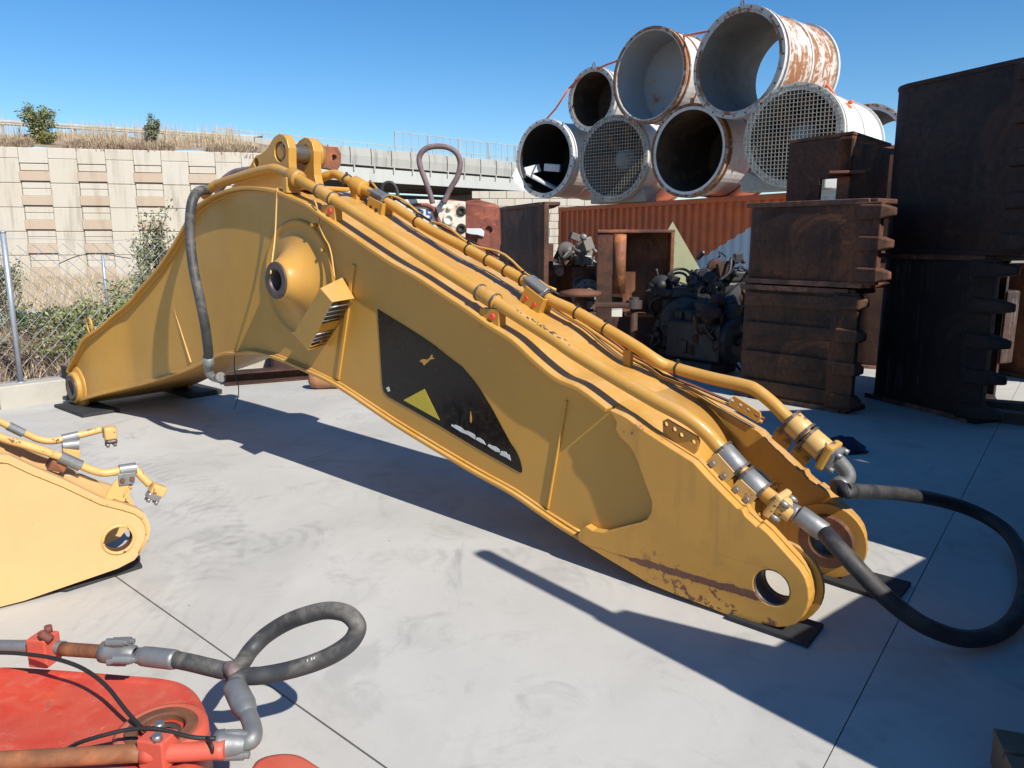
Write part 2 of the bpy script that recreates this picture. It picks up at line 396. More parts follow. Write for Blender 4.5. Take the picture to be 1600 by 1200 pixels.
# embankment slope above the wall up to the road
em = MB(); V = []; F = []; NX, NY = 90, 8
def emb(s_, w):
    p = WA + WD * s_ - WN * w
    return (p.x, p.y, WZ - .08 + w * .29 - .3 * smooth((s_ - 11) / 4) + .12 * math.sin(s_ * 1.1) * math.sin(w * 1.7 + s_ * .4))
for j in range(NY + 1):
    for i in range(NX + 1):
        V.append(emb(-22 + i * .412, .15 + j * .55))
for j in range(NY):
    for i in range(NX): a = j * (NX + 1) + i; F.append((a, a + 1, a + NX + 2, a + NX + 1))
em.add(V, F, True); tag(em.build('embankment', M['soil'], recalc=False), kind='structure')

# ---------------------------------------------------------------- guard rail
M['rail'] = simple('guardrail_zinc', (.40, .39, .34), .6, .2, .4, 3)
ga = Vector((-35.51,48.5,8.779)); gb = Vector((-17.684,57,8.635))
gr = empty('guard_rail', (ga.x, ga.y, 0), 0, 'long metal guard rail along the road above the retaining wall', 'guard rail')
L_ = gb - ga; Ln = L_.length; gd = L_.normalized(); off = Vector((ga.x, ga.y, 0)); gn = Vector((gd.y, -gd.x, 0)).normalized()
m = MB(); prof = [(-.16, 0), (-.1, .05), (-.03, .05), (0, .0), (.03, .05), (.1, .05), (.16, 0)]
ring = lambda p: [p + gn * b + Vector((0, 0, a)) for a, b in prof] + [p - gn * .012 + gn * b + Vector((0, 0, a)) for a, b in reversed(prof)]
m.ring_list([ring(ga - off), ring(gb - off)], smooth=False); m.build('rail', M['rail'], gr)
pp = None
for k in range(int(Ln / 4) + 1):
    p = ga - off + gd * (k * 4) - gn * .12
    if pp is None: pp = MB().box((0, 0, -.5), (.1, .14, 1.35)).build('post', M['rail'], gr); pp.location = p
    else: q = pp.copy(); col.objects.link(q); q.location = p

# ---------------------------------------------------------------- road bridge
M['bridge'] = wallmat('bridge_concrete', (.34, .34, .32), .85); M['fascia'] = wallmat('bridge_fascia_white', (.42, .43, .41), .3)
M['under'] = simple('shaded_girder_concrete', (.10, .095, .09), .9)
b0 = Vector((-14.124,60,8.588)); b1 = Vector((0,74,8.606))
bd = (b1 - b0); bd.z = 0; BL = bd.length; bd.normalize()
br = empty('road_bridge', (b0.x, b0.y, 0), math.atan2(bd.y, bd.x), 'grey concrete road bridge with panelled parapet crossing behind the boom', 'bridge')
zt = b0.z; x1 = BL + 3.5
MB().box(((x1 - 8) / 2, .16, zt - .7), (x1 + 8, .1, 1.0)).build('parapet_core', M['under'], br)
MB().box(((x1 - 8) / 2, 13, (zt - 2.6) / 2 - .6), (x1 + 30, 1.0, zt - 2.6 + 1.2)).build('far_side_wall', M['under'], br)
pj = None; k = 0; x = -7.5
while x < x1 - 1:
    if pj is None:
        mm = MB(); mm.ring_list([[(a, 0 - .02, 0), (a, -.07, .62), (a, .0, 1.26), (a, .28, 1.26), (a, .28, 0)] for a in (0.04, 1.91)], smooth=False)
        pj = mm.build('parapet_panel', M['bridge'], br); pj.location = (x, 0, zt - 1.26)
    else: q = pj.copy(); col.objects.link(q); q.location = (x, rnd.uniform(-.02, .02), zt - 1.26)
    x += 1.95
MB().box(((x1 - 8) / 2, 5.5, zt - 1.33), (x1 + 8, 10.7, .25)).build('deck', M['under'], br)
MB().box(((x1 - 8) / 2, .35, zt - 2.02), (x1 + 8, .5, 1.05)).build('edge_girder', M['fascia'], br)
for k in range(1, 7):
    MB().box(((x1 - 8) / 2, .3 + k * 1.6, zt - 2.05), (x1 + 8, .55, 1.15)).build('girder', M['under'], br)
mm = MB(); mm.box(((x1 - 8) / 2, -.02, zt - 1.30), (x1 + 8, .1, .07)); mm.build('drip_ledge', M['bridge'], br)
st = None
for k in range(16):
    if st is None: st = MB().box((0, 0, 0), (.1, .16, .5)).build('bracket', M['fascia'], br); st.location = (-5, .02, zt - 1.5)
    else: q = st.copy(); col.objects.link(q); q.location = (-5 + k * 1.9, .02, zt - 1.5)
MB().box((BL + 2.6, 5.5, (zt - 2.6) / 2 - .6), (3.2, 11.5, zt - 2.6 + 1.2)).build('abutment', M['bridge'], br)
rl = MB(); rl.bar((-8, .15, zt + .38), (x1, .15, zt + .38), .06, .06)
for k in range(14): rl.box((-7 + k * 2.2, .15, zt + .2), (.05, .05, .4))
rl.build('hand_rail', M['rail'], br)
# wire screens standing on the parapet
for k in range(5):
    sc_ = empty('wire_screen', (0, 0, 0)); sc_.parent = br
    xx = (6.67) + k * 3.45
    s2 = MB(); s2.bar((xx, .1, zt - .1), (xx, .1, zt + 1.55), .07, .07); s2.bar((xx + 3.4, .1, zt - .1), (xx + 3.4, .1, zt + 1.55), .07, .07)
    s2.bar((xx, .1, zt + 1.52), (xx + 3.4, .1, zt + 1.52), .06, .06); s2.bar((xx, .1, zt + .02), (xx + 3.4, .1, zt + .02), .06, .06)
    col.objects.unlink(sc_); bpy.data.objects.remove(sc_)
    sc_ = s2.build('screen_frame', M['rail'], br)
    s3 = MB()
    for q in range(1, 17): s3.bar((xx + q * .2, .1, zt), (xx + q * .2, .1, zt + 1.5), .012 if q % 4 else .035, .012)
    for q in range(1, 6): s3.bar((xx, .1, zt + q * .25), (xx + 3.4, .1, zt + q * .25), .012, .012)
    s3.build('wires', M['rail'], sc_, kind='stuff')
# abutment wall of pale blocks right of the bridge
aw0 = Vector((-2.936,66)); aw1 = Vector((9.875,66))
ab = empty('abutment_wall', (aw0.x, aw0.y, 0), 0, 'pale block wing wall seen between the bridge and the container', 'wall')
Lw = (aw1 - aw0).length; MB().box((Lw / 2, .6, 2.2), (Lw, .8, 6.6)).build('backing', M['joint'], ab)
bp = None
for r_ in range(9):
    for c_ in range(int(Lw / 1.45)):
        p = (c_ * 1.45 + (.7 if r_ % 2 else 0) + .3, .1, 5.2 - r_ * .62 + .0)
        if bp is None: bp = MB().box((0, 0, 0), (1.42, .3, .59)).build('block', M['panel'], ab, bevel=.02, seg=1); bp.location = p
        else: q = bp.copy(); col.objects.link(q); q.location = p

# ---------------------------------------------------------------- fence
fe = empty('wire_fence', (CURB0.x, CURB0.y, 0), math.atan2(CURBD.y, CURBD.x), 'galvanised chain link fence with round posts on the kerb wall', 'fence')
M['zinc'] = simple('zinc_post', (.36, .39, .43), .45, .5, .3, 20)
px0 = (Vector(((-4.852,7.526))) - CURB0).dot(CURBD)
for k, x in enumerate((px0 - 3.0, px0, px0 + 3.0, px0 + 6.0)):
    p = MB(); p.cyl((x, .14, .2), (x, .14, 1.70), .026, 14); p.cyl((x, .14, 1.70), (x, .14, 1.715), .031, 14); p.cyl((x, .14, .215), (x, .14, .23), .045, 14); p.build('post', M['zinc'], fe)
ms = MB(); s_ = .07; zb, zt2 = .24, 1.63; n_ = int((9.0) / s_)
for k in range(n_):   # woven zig-zag wires
    x = px0 - 3.0 + k * s_; nz = int((zt2 - zb) / s_); P = []
    for j in range(nz + 1):
        sag = .03 * math.sin(x * 1.3) * ((zb + j * s_) / 1.6)
        P.append((x + (s_ / 2 if (j + k) % 2 else -s_ / 2) * 1.02, .14 + .03 + (.003 if j % 2 else -.003), zb + j * s_ + sag))
    for a, b in zip(P, P[1:]): ms.tube([a, b], .0026, 3, caps=False)
ms.build('chain_link', M['zinc'], fe, kind='stuff', recalc=False)
tw = MB(); P = [(px0 - 3 + k * .25, .17, 1.635 + .012 * math.sin(k * 1.1)) for k in range(37)]; tw.tube(P, .0025, 5); P = [(a, b, .235) for a, b, c in P]; tw.tube(P, .0025, 5); tw.build('tension_wire', M['zinc'], fe)
# farther old fence post with a loose wire
q0 = Vector((-6.839,13,1.377)); q1 = Vector((-6.841,13,0.48))
fp = empty('old_post', (q1.x, q1.y, q1.z), 0, 'thin zinc post with a sagging wire among the bushes beyond the fence', 'post')
MB().tube([(0, 0, -.25), (q0.x - q1.x, 0, q0.z - q1.z)], .025, 10).build('pole', M['zinc'], fp)
P = [(-7.582,13,1.229),(-7.291,13,1.345),(-7.051,13,1.388),(-6.838,13,1.388),(-6.627,13,1.356),(-6.364,13,1.314)]
MB().tube([Vector(p) - q1 for p in spline(P, 4)], .008, 5).build('wire', M['bare_dark'], fp)
# ================================================================ THE BOOM
BOOM0 = (-4.245,7.66,0); BOOMR = -0.708
boom = empty('excavator_boom', BOOM0, BOOMR, 'huge arched yellow excavator boom with a black sticker standing across the yard on black pads', 'excavator boom')
Tb = lambda u, z, v: Vector((u, v, z))
TOPP = [(a, c) for a, b, c in [(-0.014,-0.2,0.351),(0.034,-0.2,0.408),(0.288,-0.2,0.591),(0.45,-0.18,0.721),(0.692,-0.15,0.834),(0.965,-0.1,0.989),(1.252,-0.06,1.123),(1.362,-0.03,1.194),(1.71,-0.03,1.391),(2.003,-0.03,1.589),(2.245,-0.03,1.774),(2.404,-0.03,1.883),(2.647,-0.03,1.956),(2.836,-0.03,1.991),(2.989,-0.03,2.007),(3.152,-0.03,2.01),(3.307,-0.03,1.999),(3.501,-0.03,1.974),(3.685,-0.03,1.925),(3.861,-0.03,1.875),(3.995,-0.03,1.815),(4.125,-0.03,1.757),(4.488,-0.03,1.601),(4.701,-0.03,1.513),(4.909,-0.03,1.441),(5.1,-0.03,1.361),(5.288,-0.03,1.283),(5.461,-0.03,1.204),(5.632,-0.03,1.136),(5.786,-0.03,1.04),(5.926,-0.03,0.967),(6.06,-0.03,0.935),(6.227,-0.03,0.853)]]
BOTP = [(a, c) for a, b, c in [(0.198,-0.2,0.069),(0.656,-0.15,0.199),(1.066,-0.07,0.301),(1.416,-0.03,0.385),(2.026,-0.03,0.553),(2.59,-0.03,0.733),(2.832,-0.03,0.772),(3.061,-0.03,0.805),(3.356,-0.03,0.796),(3.706,-0.03,0.747),(4.11,-0.03,0.673),(4.646,-0.03,0.511),(5.109,-0.03,0.39),(5.348,-0.03,0.331),(5.614,-0.03,0.273),(5.836,-0.03,0.2),(6.044,-0.03,0.141)]]
FT = [(6.24,0.849),(6.308,0.834),(6.344,0.821),(6.442,0.773),(6.567,0.722),(6.689,0.674),(6.788,0.595),(6.865,0.539),(6.905,0.511),(6.925,0.51),(6.938,0.487),(6.991,0.452),(7.002,0.458),(7.042,0.434),(7.12,0.37),(7.156,0.341),(7.185,0.316),(7.208,0.286),(7.223,0.246),(7.23,0.198),(7.225,0.157),(7.209,0.112),(7.18,0.07),(7.15,0.048),(7.112,0.032),(7.018,0.019),(6.901,0.01),(6.781,0.019),(6.63,0.026),(6.476,0.039),(6.383,0.063),(6.239,0.098),(6.189,0.111),(6.075,0.141)]
FTOP = sorted(FT[0:10]); FBOT = sorted(FT[28:])
def flare(u): return .35 * smooth((2.3 - u) / 1.6) + .65 * smooth((1.15 - u) / .85)
def vn(u): return -.19 * flare(u)
def vf(u): return .62 + .25 * flare(u) + .07 * smooth((u - 5.3) / .9)
def zt(u): return interp(u, TOPP) if u < TOPP[-1][0] else interp(u, FTOP) - .012
def zb(u): return interp(u, BOTP) if u < BOTP[-1][0] else interp(u, FBOT) + .012
US = []; u = TOPP[0][0] + .02
while u < 6.64: US.append(u); u += .055
def side(vfun, d, name, lab=None):
    m = MB(); rings = []
    for u in US:
        a = zb(u) + .012; b = zt(u) - .012
        if u < BOTP[0][0]: a = lerp((BOTP[0][0] - u) / .5, a, b - .1)
        rings.append([(u, vfun(u), a), (u, vfun(u), b), (u, vfun(u) + d, b), (u, vfun(u) + d, a)])
    m.ring_list(rings, smooth=False)
    return m.build(name, M['yellow'], boom)
side(vn, .025, 'side_plate'); side(vf, -.025, 'side_plate')
def sheet(prof, o1, o2, th, name, ext=None, smoothit=True):
    m = MB(); P = spline([(p[0], 0, p[1]) for p in prof], 4); rings = []
    for i, p in enumerate(P):
        d = (P[min(i + 1, len(P) - 1)] - P[max(0, i - 1)]).normalized(); nn = Vector((-d.z, 0, d.x))
        if nn.z < 0 and name == 'x': nn = -nn
        a = vn(p.x) - o1; b = vf(p.x) + o2
        q = p - nn * th
        rings.append([(p.x, a, p.z), (p.x, b, p.z), (q.x, b, q.z), (q.x, a, q.z)])
    m.ring_list(rings, smooth=False)
    return m
END = [(6.30, .83), (6.42, .77), (6.52, .67), (6.58, .55), (6.60, .42), (6.60, .32)]
tp = sheet(TOPP, .052, .04, .026, 'top'); tp.build('top_plate', M['yellow'], boom, bevel=.006, angle=50)
m = MB(); P = spline([(p[0], 0, p[1] - .006) for p in [(6.15, interp(6.15, TOPP))] + END], 5); rings = []
for i, p in enumerate(P):
    d = (P[min(i + 1, len(P) - 1)] - P[max(0, i - 1)]).normalized(); nn = Vector((-d.z, 0, d.x)); q = p - nn * .025
    rings.append([(p.x, .035, p.z), (p.x, .655, p.z), (q.x, .655, q.z), (q.x, .035, q.z)])
m.ring_list(rings); m.build('end_plate', M['yellow'], boom, angle=50)
bt = sheet([(a, b + .024) for a, b in BOTP] + [(6.4, .10), (6.62, .09)], .034, .034, .024, 'bottom'); bt.build('bottom_plate', M['yellow'], boom, bevel=.006, angle=50)
# weld beads under and over the flanges
for off, prof, dz in ((-.004, TOPP, -.03), (-.004, BOTP, .03)):
    m = MB(); m.tube([(u, vn(u) + off, interp(u, prof) + dz) for u in US if .2 < u < 6.1], .009, 6); m.build('weld_bead', M['yellow'], boom)
# foot bosses (near and far)
fu, fz = (0.109,0.203)
for s, v0 in ((-1, vn(0)), (1, vf(0))):
    m = MB(); m.lathe((fu, v0 - s * .03, fz), (0, s, 0), [(.21, 0), (.21, .035), (.195, .045), (.16, .05), (.15, .085), (.12, .09), (.08, .09), (.08, .03)], 36)
    b = m.build('foot_boss', M['yellow'], boom, bevel=.004)
    m = MB(); m.lathe((fu, v0 - s * .03, fz), (0, s, 0), [(.125, .088), (.125, .098), (.078, .098), (.072, .02), (.01, .02)], 32); m.build('bearing', M['bare_dark'], b)
MB().cyl((fu, vn(0), fz), (fu, vf(0), fz), .17, 24).build('foot_tube', M['yellow'], boom)
# rings on the top of the foot (lifting eyes)
for px_ in [(-0.157,0.612),(-0.057,0.788)]:
    P = [(px_[0] - .03 + .055 * math.cos(a), .05, px_[1] - .01 + .075 * math.sin(a)) for a in [k * math.pi / 8 for k in range(16)]]
    MB().tube(P, .012, 8, closed=True).build('eye', M['yellow'], boom)
# central boss
bc = (3.69,1.375)
for s, v0 in ((-1, 0), (1, .62)):
    m = MB(); m.lathe((bc[0], v0 + s * .0, bc[1]), (0, s, 0), [(.40, 0), (.40, .012), (.385, .022), (.37, .012), (.355, .008), (.335, .006), (.30, .012), (.26, .028), (.22, .052), (.185, .086), (.155, .125), (.133, .16), (.126, .178), (.12, .18), (.09, .18), (.085, .02)], 48)
    b = m.build('boss', M['yellow'], boom)
    m = MB(); m.lathe((bc[0], v0, bc[1]), (0, s, 0), [(.123, .176), (.123, .188), (.119, .192), (.075, .192), (.07, .186), (.07, .0), (.005, .0)], 40, sharp=False); m.build('bearing', M['bare_dark'], b, bevel=.002)
# raised weld strips on the near side
for px_, w in (([(1.714,1.443),(1.753,1.343),(1.879,1.092),(1.986,0.874),(2.077,0.63)], .028), ([(4.289,1.488),(4.276,1.38),(4.211,1.174),(4.144,0.962),(4.074,0.733)], .032), ([(5.954,0.848),(5.917,0.625),(5.878,0.429),(5.842,0.239)], .012)):
    for a, b in zip(px_[:1], px_[-1:]):
        m = MB(); m.bar((a[0], -.006, min(a[1], zt(a[0]) - .04)), (b[0], -.006, max(b[1], zb(b[0]) + .05)), .014, w, up=(1, 0, 0)); m.build('weld_strip', M['yellow'], boom, bevel=.004)
# lugs with the pin at the top of the arch
lo = [(2.546,2.001),(2.588,2.028),(2.657,2.064),(2.745,2.102),(2.821,2.14),(2.888,2.182),(2.937,2.225),(2.973,2.245),(3.025,2.251),(3.078,2.265),(3.13,2.288),(3.175,2.325),(3.219,2.356),(3.285,2.373),(3.339,2.359),(3.375,2.326),(3.393,2.269),(3.385,2.179),(3.385,2.101),(3.403,2.043),(3.453,1.993),(3.54,1.938),(3.669,1.865)]
lc = (3.281,2.251); lc2 = (2.968,2.196)
out = [(a, b) for a, b in lo] + [(lo[-1][0], 1.80), (lo[-1][0] - .4, 1.90), (lo[0][0] + .1, 1.92)]
for k, v in enumerate((.165, .395)):
    du = -.03 * k
    m = MB(); m.plate([(a + du, b) for a, b in out], [circ(lc[0] + du, lc[1], .070, 28), circ(lc2[0] + du, lc2[1], .032, 16)], Tb, v, v + .065)
    m.build('lug', M['yellow'], boom, bevel=.006)
m = MB(); m.cyl((lc[0], .185, lc[1]), (lc[0] - .03, .52, lc[1]), .064, 32); pin = m.build('pin', M['pin'], boom, bevel=.004)
m = MB(); m.cyl((lc[0], .172, lc[1]), (lc[0], .187, lc[1]), .048, 24); m.build('pin_cap', M['yellow_worn'], pin)
m = MB(); m.lathe((lc[0] - .03, .46, lc[1]), (0, 1, 0), [(.05, 0), (.115, 0), (.115, .025), (.10, .03), (.10, .05), (.05, .05)], 28); m.build('pin_collar', M['yellow_worn'], pin)
m = MB(); m.plate([(-.07, -.085), (.08, -.095), (.115, -.05), (.12, .03), (.09, .075), (-.02, .07), (-.07, .085)], [circ(.055, -.005, .024, 16)], lambda a, b, c: Vector((lc[0] - .03 + c, .58 + a, lc[1] + b)), -.03, .03)
m.build('keeper_plate', M['rust'], pin, bevel=.01)
m = MB(); m.box(((lo[0][0] + lo[-1][0]) / 2 + .1, .31, 1.99), (.9, .34, .03)); m.build('lug_base', M['yellow'], boom, bevel=.01)
# ---- fork at the tip
CUT = [(6.075,0.141),(6.066,0.177),(6.089,0.213),(6.116,0.234),(6.159,0.221),(6.228,0.229),(6.322,0.276),(6.424,0.327),(6.461,0.353),(6.483,0.396),(6.485,0.446),(6.466,0.486),(6.444,0.527),(6.429,0.565),(6.403,0.616),(6.381,0.661),(6.345,0.698),(6.297,0.727),(6.275,0.758),(6.281,0.793),(6.309,0.816)]
HC = (7.071,0.199); HR = .079
FM = paint('near_fork_paint', (.575, .287, .052), rust=.02, dirt=.45, rough=.4, grime=(.26, .13, .035), chip=.66)
# long rusty scrape and worn tip, in the plane of the plate
t = FM.node_tree; bs = t.nodes['Principled BSDF']; old = bs.inputs['Base Color'].links[0].from_socket
class NX_(NT):
    def __init__(s, m): s.m = m; s.t = m.node_tree; s.b = s.t.nodes['Principled BSDF']
n = NX_(FM); co = n.coord(); sx = n.n('SeparateXYZ'); n.link(co, sx.inputs[0]); U_, V_, Z_ = sx.outputs
s0 = (6.253,0.122); s1 = (6.469,0.137); s2 = (7.027,0.138)
nz = n.noise(co, 18, 6, .7); nz2 = n.noise(co, 5, 5, .7); nz3 = n.noise(co, 70, 3, .7)
line = n.math('ADD', n.math('MULTIPLY', U_, (s2[1] - s1[1]) / (s2[0] - s1[0])), s1[1] - s1[0] * (s2[1] - s1[1]) / (s2[0] - s1[0]))
dl = n.math('ABSOLUTE', n.math('SUBTRACT', n.math('SUBTRACT', Z_, line), n.math('MULTIPLY', n.math('SUBTRACT', nz2, .5), .05)))
w_ = n.math('MULTIPLY', n.math('MULTIPLY', nz, .034), n.step(U_, s0[0] + .02, s0[0] + .25, 0, 1))
m1 = n.math('MULTIPLY', n.step(n.math('SUBTRACT', dl, w_), -.002, .004, 1, 0), n.step(U_, s2[0] - .02, s2[0] + .06, 1, 0))
# chips round the lower edge of the tip
r2 = n.math('SUBTRACT', n.math('ADD', n.math('MULTIPLY', Z_, -1), .16), n.math('MULTIPLY', n.math('SUBTRACT', U_, HC[0]), -.35))
m2 = n.step(n.math('ADD', n.math('MULTIPLY', nz, .55), n.math('MULTIPLY', n.step(n.math('ADD', n.math('MULTIPLY', Z_, 1.0), n.math('MULTIPLY', U_, .22)), 1.58, 1.82, .22, 0), 1)), .512, .54)
m2 = n.math('MULTIPLY', m2, n.step(U_, 6.3, 6.7))
mk = n.math('MAXIMUM', m1, m2)
rc = n.mix(nz3, (.07, .028, .02), (.22, .09, .05)); n.link(n.mix(mk, old, rc), bs.inputs['Base Color'])
def forkset(k):
    s = -1 if k == 0 else 1
    base = 0. if k == 0 else .69
    mat = FM if k == 0 else M['yellow_worn']
    m = MB(); m.plate(FT + CUT[1:-1], [circ(HC[0], HC[1], HR, 36)], Tb, base, base + s * .05)
    m.build('fork_doubler', mat, boom, bevel=.005)
    body = [(a - .004, b + .004) for a, b in FT]
    m = MB(); m.plate(body, [circ(HC[0], HC[1], HR, 36)], Tb, base - s * .003, base - s * .038)
    m.build('fork_plate', M['yellow_worn'] if k else M['yellow'], boom, bevel=.004)
    ring = [(HC[0] + .185 * math.cos(a), max(.012, HC[1] + .185 * math.sin(a))) for a in [2 * math.pi * q / 40 for q in range(40)]]
    m = MB(); m.plate(ring, [circ(HC[0], HC[1], HR, 36)], Tb, base - s * .04, base - s * .062); m.build('tip_boss', M['yellow_worn'], boom, bevel=.006)
    m = MB(); m.lathe((HC[0], base - s * .05, HC[1]), (0, -s, 0), [(HR + .002, 0), (HR + .002, .036), (.128, .036), (.132, .03), (.134, .012)], 40, sharp=True); m.build('bush', M['rust'], boom)
    m = MB(); m.lathe((HC[0], base - s * .05, HC[1]), (0, s, 0), [(HR - .003, 0), (HR - .003, .097), (HR - .001, .097)], 40); m.build('bore', M['bare_dark'], boom)
forkset(0); forkset(1)
m = MB(); m.box((6.68, .34, .2), (.10, .62, .3)); m.build('cross_plate', M['yellow'], boom, bevel=.01)
# ---- sticker
DEC = [(4.499,1.222),(4.511,0.975),(4.521,0.753),(4.534,0.706),(4.576,0.679),(4.826,0.618),(5.045,0.562),(5.351,0.478),(5.643,0.406),(5.659,0.409),(5.661,0.428),(5.647,0.475),(5.62,0.52),(5.579,0.559),(5.529,0.622),(5.45,0.725),(5.355,0.831),(5.292,0.885),(5.219,0.939),(5.107,0.989),(5.004,1.039),(4.897,1.082),(4.759,1.132)]
M['decal'] = paint('black_sticker_film', (.012, .011, .012), rust=-.5, dirt=0, rough=.16); M['decal'].node_tree.nodes['Principled BSDF'].inputs['Specular IOR Level'].default_value = .3
t = NX_(M['decal']); co = t.coord(); sc1 = t.coord('Object', (1, 1, 6)); a = t.noise(co, 9, 6, .75, 1.5); b = t.noise(sc1, 26, 5, .75, 2)
c = t.mix(t.math('MULTIPLY', t.step(b, .57, .68), t.step(a, .42, .58, 0, .6)), (.009, .006, .005), (.16, .12, .07)); c = t.mix(t.step(a, .62, .75, 0, .25), c, (.10, .06, .02))
t.link(c, t.b.inputs['Base Color']); t.link(t.step(a, .35, .7, .12, .35), t.b.inputs['Roughness'])
m = MB(); m.plate(DEC, [], Tb, -.0005, -.003); dec = m.build('sticker', M['decal'], boom)
def flat(name, s, mat, v): mm = MB(); mm.plate(s, [], Tb, v, v - .0015); return mm.build(name, mat, dec)
M['tri'] = simple('yellow_print', (.50, .38, .03), .35, 0, .3, 20, .1); M['film'] = simple('white_film_scraps', (.55, .56, .55), .5, 0, .3, 60)
flat('triangle', [(4.909,0.772),(4.719,0.678),(5.035,0.601)], M['tri'], -.0035)
flat('torn_patch', [(4.87,0.935),(4.898,0.95),(4.937,0.95),(4.959,0.963),(4.975,0.984),(4.986,0.981),(4.98,0.969),(5.002,0.964),(4.964,0.953),(4.93,0.926),(4.908,0.912),(4.898,0.927)], M['yellow'], -.0035)
flat('torn_patch', [(5.285,0.693),(5.294,0.647),(5.289,0.624),(5.279,0.63),(5.279,0.659)], M['yellow'], -.0035)
flat('white_scrap', [(4.56,0.734),(4.585,0.745),(4.596,0.718),(4.577,0.712)], M['film'], -.0035)
for s in ([(5.128,0.583),(5.138,0.595),(5.145,0.586),(5.16,0.595),(5.208,0.587),(5.235,0.572),(5.259,0.574),(5.308,0.564),(5.32,0.556),(5.317,0.534),(5.261,0.551),(5.213,0.557),(5.155,0.574)], [(5.322,0.535),(5.331,0.549),(5.355,0.549),(5.382,0.538),(5.4,0.517),(5.363,0.523)],
          [(5.412,0.514),(5.423,0.526),(5.441,0.521),(5.473,0.52),(5.502,0.508),(5.502,0.492),(5.473,0.492),(5.437,0.503)], [(5.503,0.48),(5.513,0.503),(5.548,0.504),(5.559,0.492),(5.574,0.492),(5.583,0.461),(5.553,0.472)]):
    flat('torn_letter', s, M['film'], -.0035)
# ---- work light guard: a folded box with cross bars
def bq(px, v):
    return None
q = [(4.173,-0.01,1.405),(4.289,-0.01,1.277),(3.935,-0.01,0.944),(3.733,-0.01,1.049),(4.168,-0.18,1.344),(4.3,-0.19,1.265),(3.99,-0.17,0.932),(3.803,-0.15,1.024)]
q = [Vector(a) for a in q]
lb = MB()
def panel(a, b, c, d, th=.006):
    nn = (b - a).cross(d - a).normalized() * th
    lb.add([a, b, c, d, a + nn, b + nn, c + nn, d + nn], [(0, 1, 2, 3), (7, 6, 5, 4), (0, 4, 5, 1), (1, 5, 6, 2), (2, 6, 7, 3), (3, 7, 4, 0)])
panel(q[4], q[5], q[6], q[7]); panel(q[0], q[1], q[5], q[4]); panel(q[0], q[4], q[7], q[3]); panel(q[3], q[7], q[6], q[2])
box_ = lb.build('lamp_guard', M['yellow'], boom, bevel=.004)
for k, f in enumerate((.11, .20, .29, .38, .66, .74, .82, .91, .97)):
    a = q[1].lerp(q[2], f); b = q[5].lerp(q[6], f); m = MB(); m.tube([a.lerp(b, -.02), b], .0055, 6); m.build('guard_bar', M['yellow'] if k > 6 else M['bare'], box_)
a, b, c, d = [q[1].lerp(q[2], .44), q[1].lerp(q[2], .60), q[5].lerp(q[6], .60), q[5].lerp(q[6], .44)]
m = MB(); m.add([a, b, c, d, a + Vector((-.01, 0, -.01)), b + Vector((-.01, 0, -.01)), c + Vector((-.01, 0, -.01)), d + Vector((-.01, 0, -.01))], [(0, 1, 2, 3), (7, 6, 5, 4), (0, 4, 5, 1), (1, 5, 6, 2), (2, 6, 7, 3), (3, 7, 4, 0)]); m.build('guard_rib', M['yellow'], box_)
ctr = sum(q, Vector()) / 8
for f in (.26, .74):
    a = q[1].lerp(q[2], f).lerp(q[5].lerp(q[6], f), .5); m = MB(); m.lathe(a + Vector((-.10, 0, .04)), (1, 0, -.5), [(.06, 0), (.07, .04), (.07, .05), (.062, .055), (.0, .06)], 20); m.build('lamp', M['galv'], box_)
# ---- grease lines
m = MB(); m.tube(spline([(3.556,-0.05,1.979),(3.54,-0.05,1.892),(3.542,-0.07,1.722),(3.563,-0.1,1.616),(3.598,-0.14,1.532),(3.655,-0.2,1.417)], 4), .006, 6); m.build('grease_line', M['yellow_chipped'], boom)
m = MB(); P = spline([(3.933,-0.03,1.893),(3.979,-0.045,1.859),(3.987,-0.04,1.799),(3.996,-0.04,1.731),(4.038,-0.04,1.658),(4.082,-0.04,1.61),(4.111,-0.045,1.558),(4.128,-0.05,1.514),(4.173,-0.07,1.396)], 4); m.tube(P, .0065, 6)
for x, z in [(3.912,1.732),(4.004,1.573)]: m.cyl((x, 0, z), (x, -.045, z), .012, 8)
m.build('grease_line', M['yellow'], boom)
# ---- hydraulic tubes along the top
NP = [(2.394,0.05,1.973),(2.478,0.05,2.013),(2.541,0.06,2.044),(2.62,0.07,2.06),(3.03,0.08,2.11),(3.265,0.08,2.126),(3.337,0.08,2.126),(3.422,0.08,2.107),(3.578,0.05,2.067),(3.786,0.015,2.006),(3.943,0.015,1.947),(4.074,0.015,1.894),(4.326,0.015,1.79),(4.655,0.015,1.65),(4.959,0.015,1.521),(5.332,0.015,1.366),(5.421,0.015,1.329),(5.832,0.015,1.158),(5.978,0.015,1.09),(6.262,0.015,0.979),(6.459,0.015,0.906),(6.569,0.015,0.871),(6.64,0.03,0.835),(6.698,0.05,0.787),(6.74,0.07,0.737),(6.855,0.09,0.63),(6.953,0.09,0.563),(7.059,0.09,0.509)]
FP = [(3.277,0.5,2.086),(3.337,0.52,2.105),(3.389,0.54,2.115),(3.457,0.54,2.1),(3.538,0.54,2.066),(3.639,0.54,2.03),(3.78,0.54,1.976),(3.987,0.51,1.907),(4.273,0.49,1.789),(4.463,0.49,1.704),(4.842,0.49,1.567),(5.189,0.49,1.431),(5.353,0.49,1.365),(5.454,0.49,1.299),(5.645,0.5,1.235),(5.998,0.52,1.084),(6.144,0.54,1.005),(6.208,0.58,0.972),(6.433,0.58,0.94),(6.635,0.58,0.921),(6.696,0.58,0.903),(6.778,0.58,0.852),(6.862,0.58,0.785),(6.96,0.58,0.715),(7.055,0.58,0.65)]
